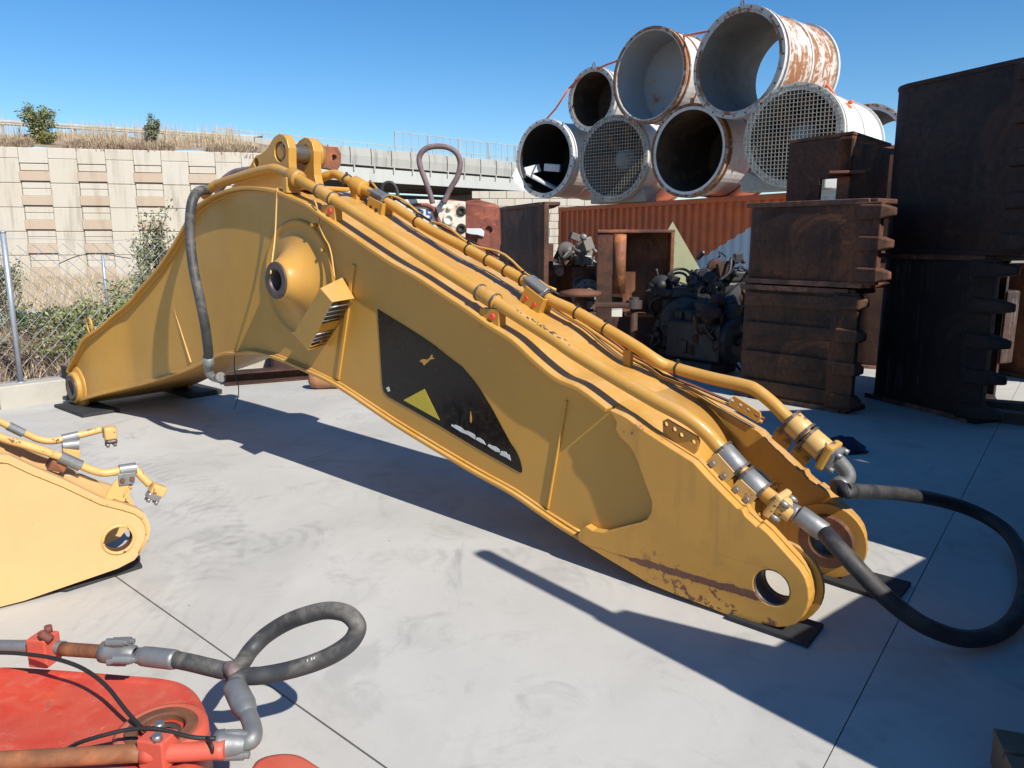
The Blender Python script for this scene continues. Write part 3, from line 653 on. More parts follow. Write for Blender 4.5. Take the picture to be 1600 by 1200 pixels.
nt_ = MB().tube(spline(NP, 4), .034, 16).build('hydraulic_tube', M['yellow'], boom, label='near hydraulic tube with worn paint and two couplings')
ft_ = MB().tube(spline(FP, 4), .033, 16).build('hydraulic_tube', M['yellow'], boom, label='far hydraulic tube tied with black cable ties')
NPv = [Vector(p) for p in spline(NP, 8)]; FPv = [Vector(p) for p in spline(FP, 8)]
def at_u(P, u):
    for a, b in zip(P, P[1:]):
        if a.x <= u <= b.x: return a.lerp(b, (u - a.x) / (b.x - a.x + 1e-9)), (b - a).normalized()
    return P[-1], (P[-1] - P[-2]).normalized()
def sleeve(P, u0, u1, r, name, mat, par, n=18):
    a, d = at_u(P, u0); b, _ = at_u(P, u1); m = MB(); L = (b - a).length
    m.lathe(a, b - a, [(.02, 0), (r * .97, 0), (r, .006), (r, L - .006), (r * .97, L), (.02, L)], n); return m.build(name, mat, par)
def tie(P, u, r, par, mat=None, w=.006):
    a, d = at_u(P, u); m = MB(); m.lathe(a - d * w / 2, d, [(r - .004, 0), (r + .004, 0), (r + .004, w), (r - .004, w)], 16, sharp=True); m.box(a + Vector((0, 0, r + .008)), (.012, .016, .014)); return m.build('cable_tie', mat or M['cable'], par)
ua = [3.929,4.087,5.337,5.468]
for i in (0, 2):
    s_ = sleeve(NPv, ua[i], ua[i + 1], .044, 'coupling', M['yellow_worn'], nt_)
    for uu in (ua[i] + .01, ua[i + 1] - .01): sleeve(NPv, uu - .006, uu + .006, .05, 'coupling_seal', M['bare_dark'], s_)
    a, d = at_u(NPv, ua[i + 1]); m = MB(); m.box(a + Vector((-.03, .0, -.085)), (.14, .06, .11)); m.build('coupling_foot', M['yellow_worn'], s_, bevel=.004)
    m = MB(); m.cyl(a + Vector((.0, -.03, -.07)), a + Vector((.0, -.045, -.07)), .016, 12); m.build('plug', M['redcap'], s_)
ub = [3.584,3.699]
s_ = sleeve(NPv, ub[0], ub[1], .058, 'clamp', M['yellow_worn'], nt_, 12); a, d = at_u(NPv, ub[0] + .03); MB().box(a + Vector((0, -.02, -.06)), (.05, .11, .1)).build('clamp_foot', M['yellow'], s_, bevel=.004)
uc = [3.625,3.738]
s_ = sleeve(FPv, uc[0], uc[1], .062, 'clamp', M['yellow'], ft_, 8); a, d = at_u(FPv, uc[0] + .05); MB().box(a + Vector((0, 0, -.05)), (.07, .1, .1)).build('clamp_foot', M['yellow'], s_, bevel=.004)
# two stand brackets carrying the far tube
for u0, u1, red in [(3.883,4.017,0),(5.304,5.43,1)]:
    a, d = at_u(FPv, (u0 + u1) / 2); w = u1 - u0 + .03
    m = MB(); hgt = .13; vv = a.y - .05
    m.bar(a + d * (-w / 2) + Vector((0, -.065, -.075)), a + d * (w / 2) + Vector((0, -.065, -.075)), .013, hgt, up=(0, 1, 0)) if False else m.box(a + Vector((0, -.06, -.075)), (w, .012, hgt), M=Matrix((Vector((d.x, 0, d.z)), Vector((0, 1, 0)), Vector((-d.z, 0, d.x)))).transposed())
    m.box(a + Vector((0, -.06, -.075)) + d * (w / 2 - .004) + Vector((0, .055, 0)), (.012, .11, hgt), M=Matrix((Vector((d.x, 0, d.z)), Vector((0, 1, 0)), Vector((-d.z, 0, d.x)))).transposed())
    br_ = m.build('stand_bracket', M['yellow'], boom, bevel=.002)
    for s_ in (-.035, .035): c0 = a + d * s_ + Vector((0, -.066, -.07)); m = MB(); m.cyl(c0, c0 + Vector((0, -.008, 0)), .012, 12); m.build('bolt', M['redcap'] if red else M['hole'], br_)  # on the first bracket, black discs stand in for its dark holes
    m = MB(); m.lathe(a - d * w / 2, d, [(.04, 0), (.05, .0), (.05, w), (.04, w)], 10, sharp=True); m.box(a + Vector((0, -.035, .03)), (w, .05, .016), M=Matrix((Vector((d.x, 0, d.z)), Vector((0, 1, 0)), Vector((-d.z, 0, d.x)))).transposed()); m.build('saddle', M['galv'], br_, bevel=.004)
for u_ in [4.342,4.808,4.971,5.123,5.254,5.343,5.647,5.836,6.25]: tie(FPv, u_, .038, ft_)
for u_ in [3.545,5.434]: tie(FPv, u_, .042, ft_, M['bare_dark'], .012)
# electric line running with the far tube
m = MB(); P = [at_u(FPv, u_)[0] + Vector((0, .03 + .02 * math.sin(u_ * 9), .052 + .018 * math.sin(u_ * 14))) for u_ in [3.75 + k * .06 for k in range(30)]]
m.tube(P, .008, 6); m.build('conduit', M['yellow'], boom)
m = MB(); P = [at_u(FPv, u_)[0] + Vector((0, .045, .04)) for u_ in [3.75 + k * .06 for k in range(30)]]; m.tube(P, .007, 6); m.build('conduit', M['cable'], boom)
m = MB(); P = [Vector((u_, .58, interp(u_, TOPP) + .03 + .012 * math.sin(u_ * 11))) for u_ in [5.4 + k * .05 for k in range(16)]]; P += [Vector((6.3, .63, .86)), Vector((6.5, .65, .80)), Vector((6.7, .66, .73))]; m.tube(P, .009, 6); m.build('conduit', M['yellow_worn'], boom)
m = MB(); P = [p + Vector((0, .025, .012)) for p in P]; m.tube(P, .008, 6); m.build('conduit', M['rust'], boom)
for u_ in [5.968]:
    m = MB(); m.box((u_, .54, interp(u_, TOPP) + .04), (.05, .03, .10)); m.build('stand_bracket', M['yellow_worn'], boom, bevel=.003)
# paint chipped off the near tube in a broken line
cr = random.Random(9)
for x, dots in [(5.637,2),(5.702,5),(5.753,4),(5.791,7),(5.832,6),(5.869,5),(5.93,2)]:
    m = MB()
    for k in range(dots):
        u_ = x + cr.uniform(-.025, .03); p, d = at_u(NPv, u_); a_ = 1.15 + cr.uniform(-.22, .28); sd2 = Vector((0, 1, 0)); up2 = sd2.cross(d); r_ = .0345
        if up2.z < 0: up2 = -up2
        nrm = (up2 * math.sin(a_) - sd2 * math.cos(a_)); tg = nrm.cross(d); c0 = p + nrm * r_; l1, l2 = cr.uniform(.004, .012), cr.uniform(.002, .004)
        m.add([c0 - d * l1, c0 - tg * l2, c0 + d * l1, c0 + tg * l2, c0 - d * l1 + nrm * .001, c0 - tg * l2 + nrm * .001, c0 + d * l1 + nrm * .001, c0 + tg * l2 + nrm * .001], [(3, 2, 1, 0), (4, 5, 6, 7), (0, 1, 5, 4), (1, 2, 6, 5), (2, 3, 7, 6), (3, 0, 4, 7)])
    m.build('chipped_paint', M['bare_dark'], nt_, kind='stuff')
# ---- tip fittings, near
def seg_tube(px, r, name, mat, par, n=18, caps=True):
    m = MB(); a, b = Vector(px[0]), Vector(px[1]); L = (b - a).length
    m.lathe(a, b - a, [(.01, 0), (r * .95, 0), (r, .005), (r, L - .005), (r * .95, L), (.01, L)], n); return m.build(name, mat, par)
for k, px_ in enumerate(([(6.754,0.09,0.715),(6.846,0.09,0.637)], [(6.868,0.09,0.618),(6.953,0.09,0.56)])):
    c_ = seg_tube(px_, .050, 'clamp', M['galv'] if k == 0 else M['galv'], nt_)
    a, b = Vector(px_[0]), Vector(px_[1]); d = (b - a).normalized(); side_ = Vector((0, 1, 0)); up = d.cross(side_); Mx = Matrix((d, side_, -up if up.z < 0 else up)).transposed()
    cc = (a + b) / 2; L = (b - a).length
    m = MB(); m.box(cc + Mx @ Vector((0, -.045, -.055)), (L * 1.05, .02, .11), M=Mx); fb = m.build('clamp_plate', M['yellow_chipped'], c_, bevel=.002)
    for s_ in (-L * .3, L * .3): p = cc + Mx @ Vector((s_, -.055, -.05)); m = MB(); m.cyl(p, p + Vector((0, -.014, 0)), .014, 6); m.build('bolt', M['galv'], c_)
    for e in (a, b):
        m = MB(); m.lathe(e - d * .006, d, [(.046, 0), (.056, 0), (.056, .012), (.046, .012)], 18, sharp=True); m.build('clamp_band', M['bare_dark'], c_)
px_ = [(6.992,0.09,0.54),(7.048,0.09,0.509),(7.061,0.1,0.504),(7.108,0.1,0.495),(7.219,0.11,0.437)]
a, b = Vector(px_[0]), Vector(px_[1]); d = (b - a).normalized(); sd_ = Vector((0, 1, 0)); up = sd_.cross(d)
Mx = Matrix((d, sd_, up)).transposed()
m = MB(); m.box(a.lerp(b, .5), (.035, .13, .12), M=Mx); fl = m.build('flange', M['yellow_chipped'], nt_, bevel=.012)
m = MB(); m.lathe(a.lerp(b, .55), d, [(.03, 0), (.05, 0), (.052, .03), (.04, .05), (.036, .075), (.02, .075)], 18); m.build('flange_half', M['yellow_chipped'], fl)
for s_ in ((.045, .04), (.045, -.04), (-.045, .04), (-.045, -.04)):
    p = a.lerp(b, .6) + sd_ * s_[0] + up * s_[1]; m = MB(); m.tube([p, p + d * .04, p + d * .041, p + d * .05], [.013, .013, .009, .009], 6); m.build('bolt', M['galv'], fl)
seg_tube([px_[2], px_[3]], .036, 'hose_stem', M['galv'], nt_); seg_tube([Vector(px_[3]) * 1.0, Vector(px_[4])], .043, 'hose_ferrule', M['galv'], nt_)
# dangling wire on the clamps
m = MB(); m.tube(spline([(6.763,0.1,0.729),(6.766,0.14,0.736),(6.795,0.16,0.701),(6.836,0.15,0.66),(6.864,0.15,0.639),(6.923,0.14,0.62),(6.973,0.12,0.604),(6.989,0.11,0.598)], 5), .0045, 6); m.tube(spline([(6.836,0.15,0.66),(6.859,0.06,0.644),(6.845,0.05,0.608),(6.852,0.1,0.615),(6.858,0.15,0.641)], 5), .005, 6)
m.tube(spline([(6.863,0.15,0.648),(6.912,0.15,0.628),(6.969,0.13,0.597)], 5), .010, 8); m.build('loose_wire', M['cable'], boom)
# ---- tip fittings, far
for k, px_ in enumerate(([(6.875,0.58,0.78),(6.947,0.58,0.728)], [(6.966,0.58,0.712),(7.049,0.58,0.655)])):
    c_ = seg_tube(px_, .058, 'clamp', M['yellow_chipped'], ft_)
    a, b = Vector(px_[0]), Vector(px_[1]); d = (b - a).normalized()
    for e in (a, b):
        m = MB(); m.lathe(e - d * .007, d, [(.05, 0), (.064, 0), (.064, .014), (.05, .014)], 18, sharp=True); m.build('clamp_band', M['bare_dark'], c_)
px_ = [(7.058,0.58,0.644),(7.089,0.58,0.631),(7.107,0.6,0.611),(7.136,0.62,0.571),(7.147,0.62,0.539),(7.133,0.6,0.509),(7.114,0.57,0.494)]
a, b = Vector(px_[0]), Vector(px_[1]); d = (b - a).normalized(); up = sd_.cross(d); Mx = Matrix((d, sd_, up)).transposed()
m = MB(); m.box(a.lerp(b, .2), (.04, .15, .13), M=Mx); fl = m.build('flange', M['yellow'], ft_, bevel=.012)
m = MB(); m.box(a.lerp(b, .9), (.045, .13, .10), M=Mx); m.build('flange_half', M['galv'], fl, bevel=.014)
for s_ in ((.05, .04), (.05, -.04), (-.05, .04), (-.05, -.04)): p = b + sd_ * s_[0] + up * s_[1]; m = MB(); m.cyl(p, p + d * .035, .014, 6); m.build('bolt', M['galv'], fl)
MB().tube(spline(px_[1:], 5), .036, 14).build('elbow', M['galv'], ft_)
seg_tube([px_[5], px_[6]], .047, 'hose_ferrule', M['galv'], ft_)
# ---- brackets by the fork
def bracket(px, v, th, mat, holes, hr=.012, name='bracket', hm=None):
    m = MB(); m.plate(px, [circ(h[0], h[1], hr, 12) for h in holes], Tb, v, v + th); return m.build(name, mat, boom, bevel=.002)
bracket([(6.487,0.819),(6.506,0.831),(6.664,0.773),(6.674,0.754),(6.667,0.714),(6.64,0.67),(6.493,0.74)], .02, .016, M['yellow_worn'], [(6.504,0.806),(6.548,0.789),(6.584,0.768),(6.646,0.746)])
bracket([(6.524,0.827),(6.551,0.848),(6.692,0.781),(6.697,0.758),(6.685,0.726),(6.522,0.796)], .64, .014, M['yellow'], [(6.538,0.822),(6.585,0.802),(6.627,0.784),(6.673,0.761)])
for s in ("a", "b"):
    px_ = [(6.766,0.666),(6.797,0.731),(6.872,0.668),(6.847,0.615)] if s == "a" else [(6.864,0.608),(6.895,0.662),(6.971,0.602),(6.938,0.546)]
    o = bracket(px_, .62, .02, M['yellow'], [], name='bolt_bracket')
    for (x, z) in ([(6.807,0.704),(6.849,0.662)] if s == "a" else [(6.905,0.629),(6.948,0.592)]): m = MB(); m.tube([(x, .625, z), (x, .60, z), (x, .599, z), (x, .595, z), (x, .594, z), (x, .57, z)], [.012, .012, .018, .018, .012, .012], 10); m.build('bolt', M['yellow_worn'], o)
# wear blocks on the near fork's upper edge
# ---- hoses of the boom
def wpt(P): return [Vector(p) for p in P]
bm = Matrix.Translation(BOOM0) @ Matrix.Rotation(BOOMR, 4, 'Z'); bi = bm.inverted()
hl = [bi @ Vector(p) for p in [(1.291,3.024,0.455),(1.313,2.975,0.43),(1.365,2.902,0.37),(1.451,2.859,0.28),(1.555,2.847,0.19),(1.663,2.843,0.12),(1.807,2.852,0.065),(1.951,2.894,0.05),(2.132,3.023,0.05),(2.331,3.251,0.055),(2.5,3.507,0.07),(2.611,3.763,0.1),(2.607,3.904,0.14),(2.489,3.976,0.2),(2.256,3.915,0.28),(1.959,3.745,0.37),(1.682,3.51,0.46),(1.507,3.313,0.53),(1.436,3.259,0.56)]]
hl[0] = Vector([(7.219,0.11,0.437)][0]); hl[-1] = Vector(px_ and [(7.117,0.58,0.498)][0])
MB().tube(spline(hl, 6), .036, 18).build('hydraulic_hose', M['rubber'], boom, label='long black hose looping on the concrete at the tip')
m = MB(); P = spline([(2.478,0.04,2.013),(2.494,0,2.01),(2.529,-0.05,2.002),(2.553,-0.1,1.975),(2.583,-0.15,1.912),(2.594,-0.18,1.799),(2.61,-0.2,1.655),(2.663,-0.22,1.435),(2.724,-0.22,1.211),(2.733,-0.2,1.015),(2.658,-0.15,0.819),(2.598,-0.12,0.725)], 5); m.tube(P, .036, 16)
h2 = m.build('hydraulic_hose', M['rubber_grey'], boom, label='grey weathered hose hanging down the near side of the arch')
MB().tube([(2.616,-0.13,0.753),(2.569,-0.11,0.655)], .040, 16).build('hose_ferrule', M['galv'], h2)
MB().tube(spline([(2.569,-0.11,0.655),(2.554,-0.1,0.611),(2.552,-0.075,0.577),(2.593,-0.06,0.57),(2.644,-0.05,0.585)], 4), .032, 14).build('elbow', M['galv'], h2)
m = MB(); P = [(2.603,-0.055,0.57),(2.644,-0.05,0.585)]; m.tube(P, .04, 14); m.build('elbow_end', M['galv'], h2)
m = MB(); P = spline([(1.803,0.48,2.042),(1.849,0.5,2.095),(1.905,0.52,2.142),(2.011,0.54,2.186),(2.154,0.54,2.194),(2.351,0.54,2.194),(2.63,0.54,2.174)], 4); m.tube(P, .04, 12); m.build('hydraulic_hose', M['rubber_brown'], boom)
# thin wire hanging under the arch
m = MB(); m.tube(spline([(2.603,0.1,0.75),(2.578,0.1,0.629),(2.656,0.08,0.511),(2.678,0.06,0.414),(2.668,0.02,0.315)], 4), .004, 5); m.build('hanging_wire', M['cable'], boom)
# faint marking left on the top plate and on the tube
def ring_mark(): pass
# ---- pads under the boom
def pad(px, z, th, label, rz=0, size=None):
    p = [Vector(a) for a in px]; c = sum(p, Vector()) / len(p); m = MB()
    m.add([(a.x - c.x, a.y - c.y, 0) for a in p] + [(a.x - c.x, a.y - c.y, th) for a in p], [tuple(range(len(p))), tuple(range(len(p), 2 * len(p)))] + [(k, (k + 1) % len(p), (k + 1) % len(p) + len(p), k + len(p)) for k in range(len(p))])
    o = m.build('rubber_pad', M['black'], None, bevel=.004); o.location = (c.x, c.y, .001)
    return tag(o, label, 'pad', 'black pads under the machine parts')
bw_ = lambda u, v: bm @ Vector((u, v, 0))
pad([(0.942,3.123,0),(1.209,2.882,0),(1.341,3.05,0),(1.088,3.279,0)], 0, .022, 'black rubber pad under the near fork of the yellow boom')
pad([bw_(6.95, .60), bw_(7.42, .55), bw_(7.42, .82), bw_(6.95, .82)], 0, .022, 'black rubber pad under the far fork of the yellow boom')
pad([bw_(-.08, -.36), bw_(.62, -.36), bw_(.62, -.02), bw_(-.08, -.02)], 0, .03, 'black rubber pad under the near foot of the yellow boom')
pad([bw_(-.05, .72), bw_(.55, .72), bw_(.55, 1.08), bw_(-.05, 1.08)], 0, .05, 'black rubber pad under the far foot of the yellow boom')
m = MB(); m.box((0, 0, .17), (.34, .03, .34)); o = m.build('upright_board', M['black'], None, bevel=.004); gpx = [(-4.511,7.638,0)][0]
o.location = (gpx[0] - .03, gpx[1] + .12, .01); o.rotation_euler = (0, 0, BOOMR); tag(o, 'black board standing upright behind the near foot boss of the boom', 'board')
# ================================================================ PALE YELLOW STICK AT THE LEFT
stick = empty('excavator_stick', (-2.1,3.382,0), math.atan2(.6, .8), 'pale yellow excavator stick end with chipped hydraulic tubes at the left edge', 'excavator stick')
T3 = lambda a, b, w: Vector((a, w, b))
o_ = [(-0.985,1.12),(-0.45,0.833),(-0.194,0.711),(-0.159,0.702),(-0.081,0.638),(0.037,0.552),(0.191,0.426),(0.281,0.378),(0.333,0.347),(0.362,0.314),(0.377,0.275),(0.382,0.233),(0.369,0.183),(0.335,0.13),(0.297,0.09),(0.223,0.066),(0.125,0.053),(-0.176,0.014),(-0.267,0.007),(-0.824,-0.049),(-1.513,-0.107)]
hc = (0.236,0.212)
for w in (0, .36):
    m = MB(); m.plate([(a, max(b, .012)) for a, b in o_], [circ(hc[0], hc[1], .062, 32)], T3, w, w + .06); m.build('side_plate', M['yellow_light'], stick, bevel=.006, label=None)
    m = MB(); m.lathe((hc[0], w + .004, hc[1]), (0, 1, 0), [(.0605, 0), (.0605, .052)], 32); m.build('bore', M['rust_orange'], stick)
m = MB(); m.plate([(hc[0] - .24, hc[1] - .12), (hc[0] - .2, hc[1] + .13), (-1.6, .98), (-1.9, .8), (-1.9, .2)], [], T3, .06, .36); m.build('web', M['yellow_light'], stick, bevel=.01)
for A_ in (o_,):
    m = MB(); P = [Vector((a * .985 - .012, -.003, b * .965 - .004)) for a, b in A_[1:14]]; m.tube(P, .005, 5); m.build('weld_bead', M['yellow_chipped'], stick)
m = MB(); m.lathe((hc[0], -.004, hc[1]), (0, -1, 0), [(.062, 0), (.064, .003), (.074, .003), (.076, 0)], 32); m.build('hole_rim', M['yellow_chipped'], stick)
m = MB(); P = [(-0.052,0.12,0.554),(0.076,0.12,0.52),(0.179,0.12,0.454),(0.232,0.12,0.351)]
a_ = [(-0.074,0.612),(0.037,0.551),(0.123,0.535),(0.185,0.491),(0.234,0.406),(0.246,0.354),(0.198,0.381),(0.043,0.477)]
m.plate(a_, [], T3, .10, .13); m.build('gusset', M['yellow_light'], stick, bevel=.004)
def dl(sp, r, n=14, sub=5): m = MB(); m.tube(spline(sp, sub), r, n); return m
p1 = [(-0.702,0.22,1.215),(-0.302,0.22,0.929),(-0.169,0.22,0.816),(-0.082,0.22,0.75),(-0.027,0.22,0.71),(0.03,0.22,0.692),(0.106,0.22,0.699),(0.176,0.22,0.707),(0.241,0.22,0.717)]
p2 = [(-0.704,0.06,1.105),(-0.312,0.06,0.879),(-0.183,0.06,0.778),(-0.079,0.06,0.72),(0.041,0.06,0.647),(0.115,0.06,0.594),(0.166,0.06,0.559),(0.211,0.06,0.538),(0.261,0.06,0.535),(0.306,0.06,0.54),(0.346,0.06,0.532),(0.368,0.05,0.501),(0.405,0.04,0.447)]
t1 = dl(p1, .0165).build('hydraulic_tube', M['yellow_chipped'], stick); t2 = dl(p2, .019).build('hydraulic_tube', M['yellow_chipped'], stick)
def stag(px, r, name, mat, par, n=16):
    a, b = Vector(px[0]), Vector(px[1]); L = (b - a).length; m = MB(); m.lathe(a, b - a, [(r * .5, 0), (r, .001), (r, L - .001), (r * .5, L)], n, sharp=True); return m.build(name, mat, par)
stag([(-0.141,0.22,0.793),(-0.083,0.22,0.747)], .0205, 'clamp', M['galv'], t1); stag([(0.07,0.22,0.695),(0.142,0.22,0.703)], .022, 'clamp', M['galv'], t1); stag([(0.065,0.2,0.665),(0.135,0.2,0.663)], .025, 'clamp', M['galv'], t1)
stag([(0.036,0.06,0.651),(0.117,0.06,0.59)], .027, 'clamp', M['galv'], t2); stag([(0.277,0.055,0.54),(0.354,0.055,0.538)], .028, 'clamp', M['galv'], t2)
m = MB(); m.plate([(0.266,0.529),(0.345,0.523),(0.335,0.467),(0.267,0.47)], [], T3, .03, .037); b_ = m.build('clamp_plate', M['galv'], t2, bevel=.002)
for x, z in [(0.283,0.496),(0.326,0.495)]: MB().cyl((x, .03, z), (x, .018, z), .011, 6).build('bolt', M['rust_orange'], b_)
m = MB(); m.plate([(0.261,0.503),(0.331,0.46),(0.3,0.397),(0.284,0.381),(0.203,0.418),(0.217,0.447)], [], T3, .04, .052); m.build('stand_bracket', M['yellow_chipped'], stick, bevel=.002)
m = MB(); m.plate([(0.063,0.658),(0.137,0.636),(0.128,0.599),(0.065,0.619)], [], T3, .17, .22); m.build('stand_bracket', M['yellow_chipped'], stick, bevel=.003)
m = MB(); m.plate([(0.006,0.638),(0.068,0.608),(0.046,0.568),(-0.019,0.593)], [], T3, .06, .16); m.build('stand_bracket', M['rust_orange'], stick, bevel=.003)
# end blocks
c1 = Vector([(0.277,0.22,0.695)][0])
m = MB(); m.box(c1, (.058, .075, .066)); eb = m.build('flange_block', M['yellow_chipped'], t1, bevel=.012, seg=3)
m = MB(); m.box(c1 + Vector((.003, 0, -.042)), (.05, .068, .022)); fb = m.build('flange_cap', M['bare_dark'], eb, bevel=.008)
for s_ in ((-.016, -.02), (.016, -.02), (.016, .02), (-.016, .02)): MB().cyl(c1 + Vector((s_[0], s_[1], -.05)), c1 + Vector((s_[0], s_[1], -.068)), .0085, 6).build('bolt', M['bare'], t1)
c2 = Vector([(0.436,0.03,0.417)][0]); Mx = Matrix.Rotation(R(32), 3, 'Y')
m = MB(); m.box(c2, (.07, .07, .052), M=Mx); eb = m.build('flange_block', M['yellow_chipped'], t2, bevel=.01, seg=3)
m = MB(); m.box(c2 + Mx @ Vector((-.004, 0, -.038)), (.062, .062, .03), M=Mx); m.build('flange_cap', M['bare'], eb, bevel=.006)
for s_ in ((-.02, -.02), (.02, -.02), (.02, .02), (-.02, .02)): MB().cyl(c2 + Mx @ Vector((s_[0], s_[1], -.05)), c2 + Mx @ Vector((s_[0], s_[1], -.07)), .009, 6).build('bolt', M['bare'], t2)
pad([(-2.11,3.39,0),(-1.878,3.662,0),(-1.991,3.823,0),(-2.217,3.396,0)], 0, .016, 'black rubber pad under the tip of the pale yellow stick')

# ================================================================ RED MACHINE AT THE BOTTOM LEFT
rc0 = [(-1.329,2.393,0)][0]
KR = 1.15; ZB = 1.65 - 1.65 / KR
ro = Vector((rc0[0] - .1, rc0[1] - .35, ZB))
red = empty('red_machine_arm', (ro.x * KR, ro.y * KR, 0), 0, 'red machine arm with bearing eye, galvanised fittings and looping hose, bottom left corner', 'machine arm')
red.scale = (KR, KR, KR)
def RL(P): return [Vector(p) - ro for p in P]
top = RL([(-1.814,1.983,0.42),(-1.612,2.056,0.42),(-1.508,2.069,0.42),(-1.308,2.049,0.42),(-1.108,2.022,0.42),(-0.974,2.002,0.42),(-0.906,1.97,0.42),(-0.848,1.914,0.42),(-0.806,1.844,0.42),(-0.778,1.771,0.42),(-0.75,1.683,0.42),(-0.734,1.559,0.42),(-0.764,1.432,0.42),(-0.915,1.363,0.42),(-1.267,1.314,0.42)])
def loop(P, n=5):
    Q = [P[-2], P[-1]] + list(P) + [P[0], P[1]]; S = spline(Q, n); return S[2 * n:-2 * n - 1] if False else S[2 * n:len(S) - 1 - n]
top = loop(top)
m = MB(); rings = []
tc = sum(top, Vector()) / len(top)
for sc_, z in ((.80, .415), (.88, .425), (.95, .413), (.985, .385), (1.0, .34), (1.0, .25), (.99, .23)):
    rings.append([Vector((tc.x + (p.x - tc.x) * sc_, tc.y + (p.y - tc.y) * sc_, z - ZB)) for p in top])
m.ring_list(rings)
ey = RL([(-0.888,1.748,0.43)])[0]; EZ = .405 - ZB
body = m.build('arm_body', M['red'], red)
m = MB(); m.lathe((ey.x, ey.y, EZ), (0, 0, 1), [(.088, 0), (.088, .026), (.083, .031), (.060, .031), (.056, .026), (.056, .002), (.0, .002)], 36, sharp=True); m.build('bearing_eye', M['rust'], red)
m = MB(); m.lathe((ey.x, ey.y, EZ), (0, 0, 1), [(.112, 0), (.110, .024), (.098, .030), (.085, .026)], 36); m.build('weld_ring', M['pink'], red)
m = MB(); m.lathe((ey.x, ey.y, EZ), (0, 0, 1), [(.049, 0), (.046, .012), (.030, .014), (.028, .010), (0, .010)], 28, ); m.build('pin', M['bare_dark'], red)
lo2 = RL([(-0.681,1.723,0.3),(-0.668,1.783,0.3),(-0.625,1.808,0.3),(-0.566,1.806,0.3),(-0.511,1.771,0.3),(-0.432,1.7,0.3),(-0.359,1.572,0.3),(-0.748,1.572,0.3)])
lo2 = loop(lo2); m = MB(); tc = sum(lo2, Vector()) / len(lo2); rings = []
for sc_, z in ((.8, .32), (.92, .317), (.98, .30), (1, .27), (1, .22)): rings.append([Vector((tc.x + (p.x - tc.x) * sc_, tc.y + (p.y - tc.y) * sc_, z - ZB)) for p in lo2])
m.ring_list(rings); m.build('lower_lobe', M['pink'], red)
ZP = .50
def rt(px, r, name, mat, par=red, n=16, sub=4): m = MB(); m.tube(spline(RL(px), sub), r, n); return m.build(name, mat, par)
def rs(px, prof, name, mat, par=red, n=20):
    a, b = RL(px); L = (b - a).length; m = MB(); m.lathe(a, b - a, [(r, f * L) for r, f in prof], n); return m.build(name, mat, par)
pA = rt([(-1.757,2.04,0.5),(-1.468,2.023,0.5),(-1.358,2.023,0.5),(-1.28,2.016,0.5)], .0185, 'hydraulic_tube', M['galv'])
rt([(-1.284,2.009,0.5),(-1.143,1.991,0.5)], .0195, 'tube_end', M['rust_orange'], pA)
def block(px, z, size, rz, name, mat, par=red, tilt=0):
    p = RL([px])[0]; m = MB(); m.box((0, 0, 0), size); o = m.build(name, mat, par, bevel=.004); o.location = p; o.rotation_euler = (tilt, 0, rz); return o
cb = block([(-1.333,2.009,0.5)][0], 0, (.058, .062, .085), R(-8), 'clamp_block', M['pink'])
for d_ in ((.005, .018), (.016, -.02)): MB().cyl((d_[0], d_[1], .042), (d_[0], d_[1], .062), .0105, 6).build('bolt', M['rust_red'], cb)
fa = rs([(-1.16,1.995,0.5),(-1.059,1.981,0.5)], [(.018, 0), (.030, .02), (.032, .25), (.026, .4), (.028, .6), (.024, .95), (.018, 1)], 'flange', M['galv'], pA)
for q in [(-1.117,1.982,0.535),(-1.111,1.967,0.485),(-1.122,2.024,0.515),(-1.057,1.903,0.53)]:
    q = Vector(q) - ro; MB().lathe(q, (1, .0, 0), [(.0, -.02), (.0115, -.02), (.0115, 0), (.0125, .0), (.0125, .03), (.008, .031), (.008, .04), (0, .04)], 12, sharp=True).build('bolt', M['galv'], fa)
rs([(-1.05,1.974,0.5),(-0.933,1.951,0.5)], [(.016, 0), (.022, .01), (.023, .1), (.0265, .14), (.0275, .3), (.0275, .9), (.026, 1), (.02, 1)], 'hose_ferrule', M['galv'], pA)
hp = [(-0.939,1.954,0.5),(-0.881,1.935,0.5),(-0.82,1.912,0.5),(-0.769,1.897,0.5),(-0.742,1.914,0.505),(-0.729,1.967,0.52),(-0.694,1.993,0.55),(-0.636,1.988,0.59),(-0.572,1.956,0.63),(-0.502,1.927,0.66),(-0.443,1.893,0.67),(-0.41,1.863,0.66),(-0.406,1.857,0.64),(-0.423,1.852,0.61),(-0.462,1.85,0.58),(-0.516,1.857,0.55),(-0.576,1.856,0.53),(-0.629,1.86,0.515),(-0.67,1.856,0.51),(-0.701,1.861,0.505),(-0.726,1.854,0.5),(-0.729,1.838,0.495)]
hz = rt(hp, .0235, 'hydraulic_hose', M['rubber_grey'], red, 18, 7)
hq = [Vector(p) for p in spline(RL([(-0.534,1.856,0.545),(-0.507,1.858,0.555),(-0.481,1.863,0.565),(-0.461,1.868,0.575)]), 5)]; pm = MB(); pr = random.Random(5)
for i_ in range(1, len(hq) - 1):
    dd = (hq[i_ + 1] - hq[i_ - 1]).normalized(); nn = Vector((0, -.62, .78)); nn = (nn - dd * nn.dot(dd)).normalized(); tt = nn.cross(dd)
    for k_ in range(2):
        c0 = hq[i_] + dd * (.006 * k_) + nn * .0238; w1, w2 = pr.uniform(.0006, .002), pr.uniform(.002, .0036)
        if pr.random() < .8: pm.add([c0 - dd * w1 - tt * w2, c0 + dd * w1 - tt * w2, c0 + dd * w1 + tt * w2, c0 - dd * w1 + tt * w2], [(0, 1, 2, 3)])
pm.build('worn_print', M['white'], hz, kind='stuff', recalc=False)
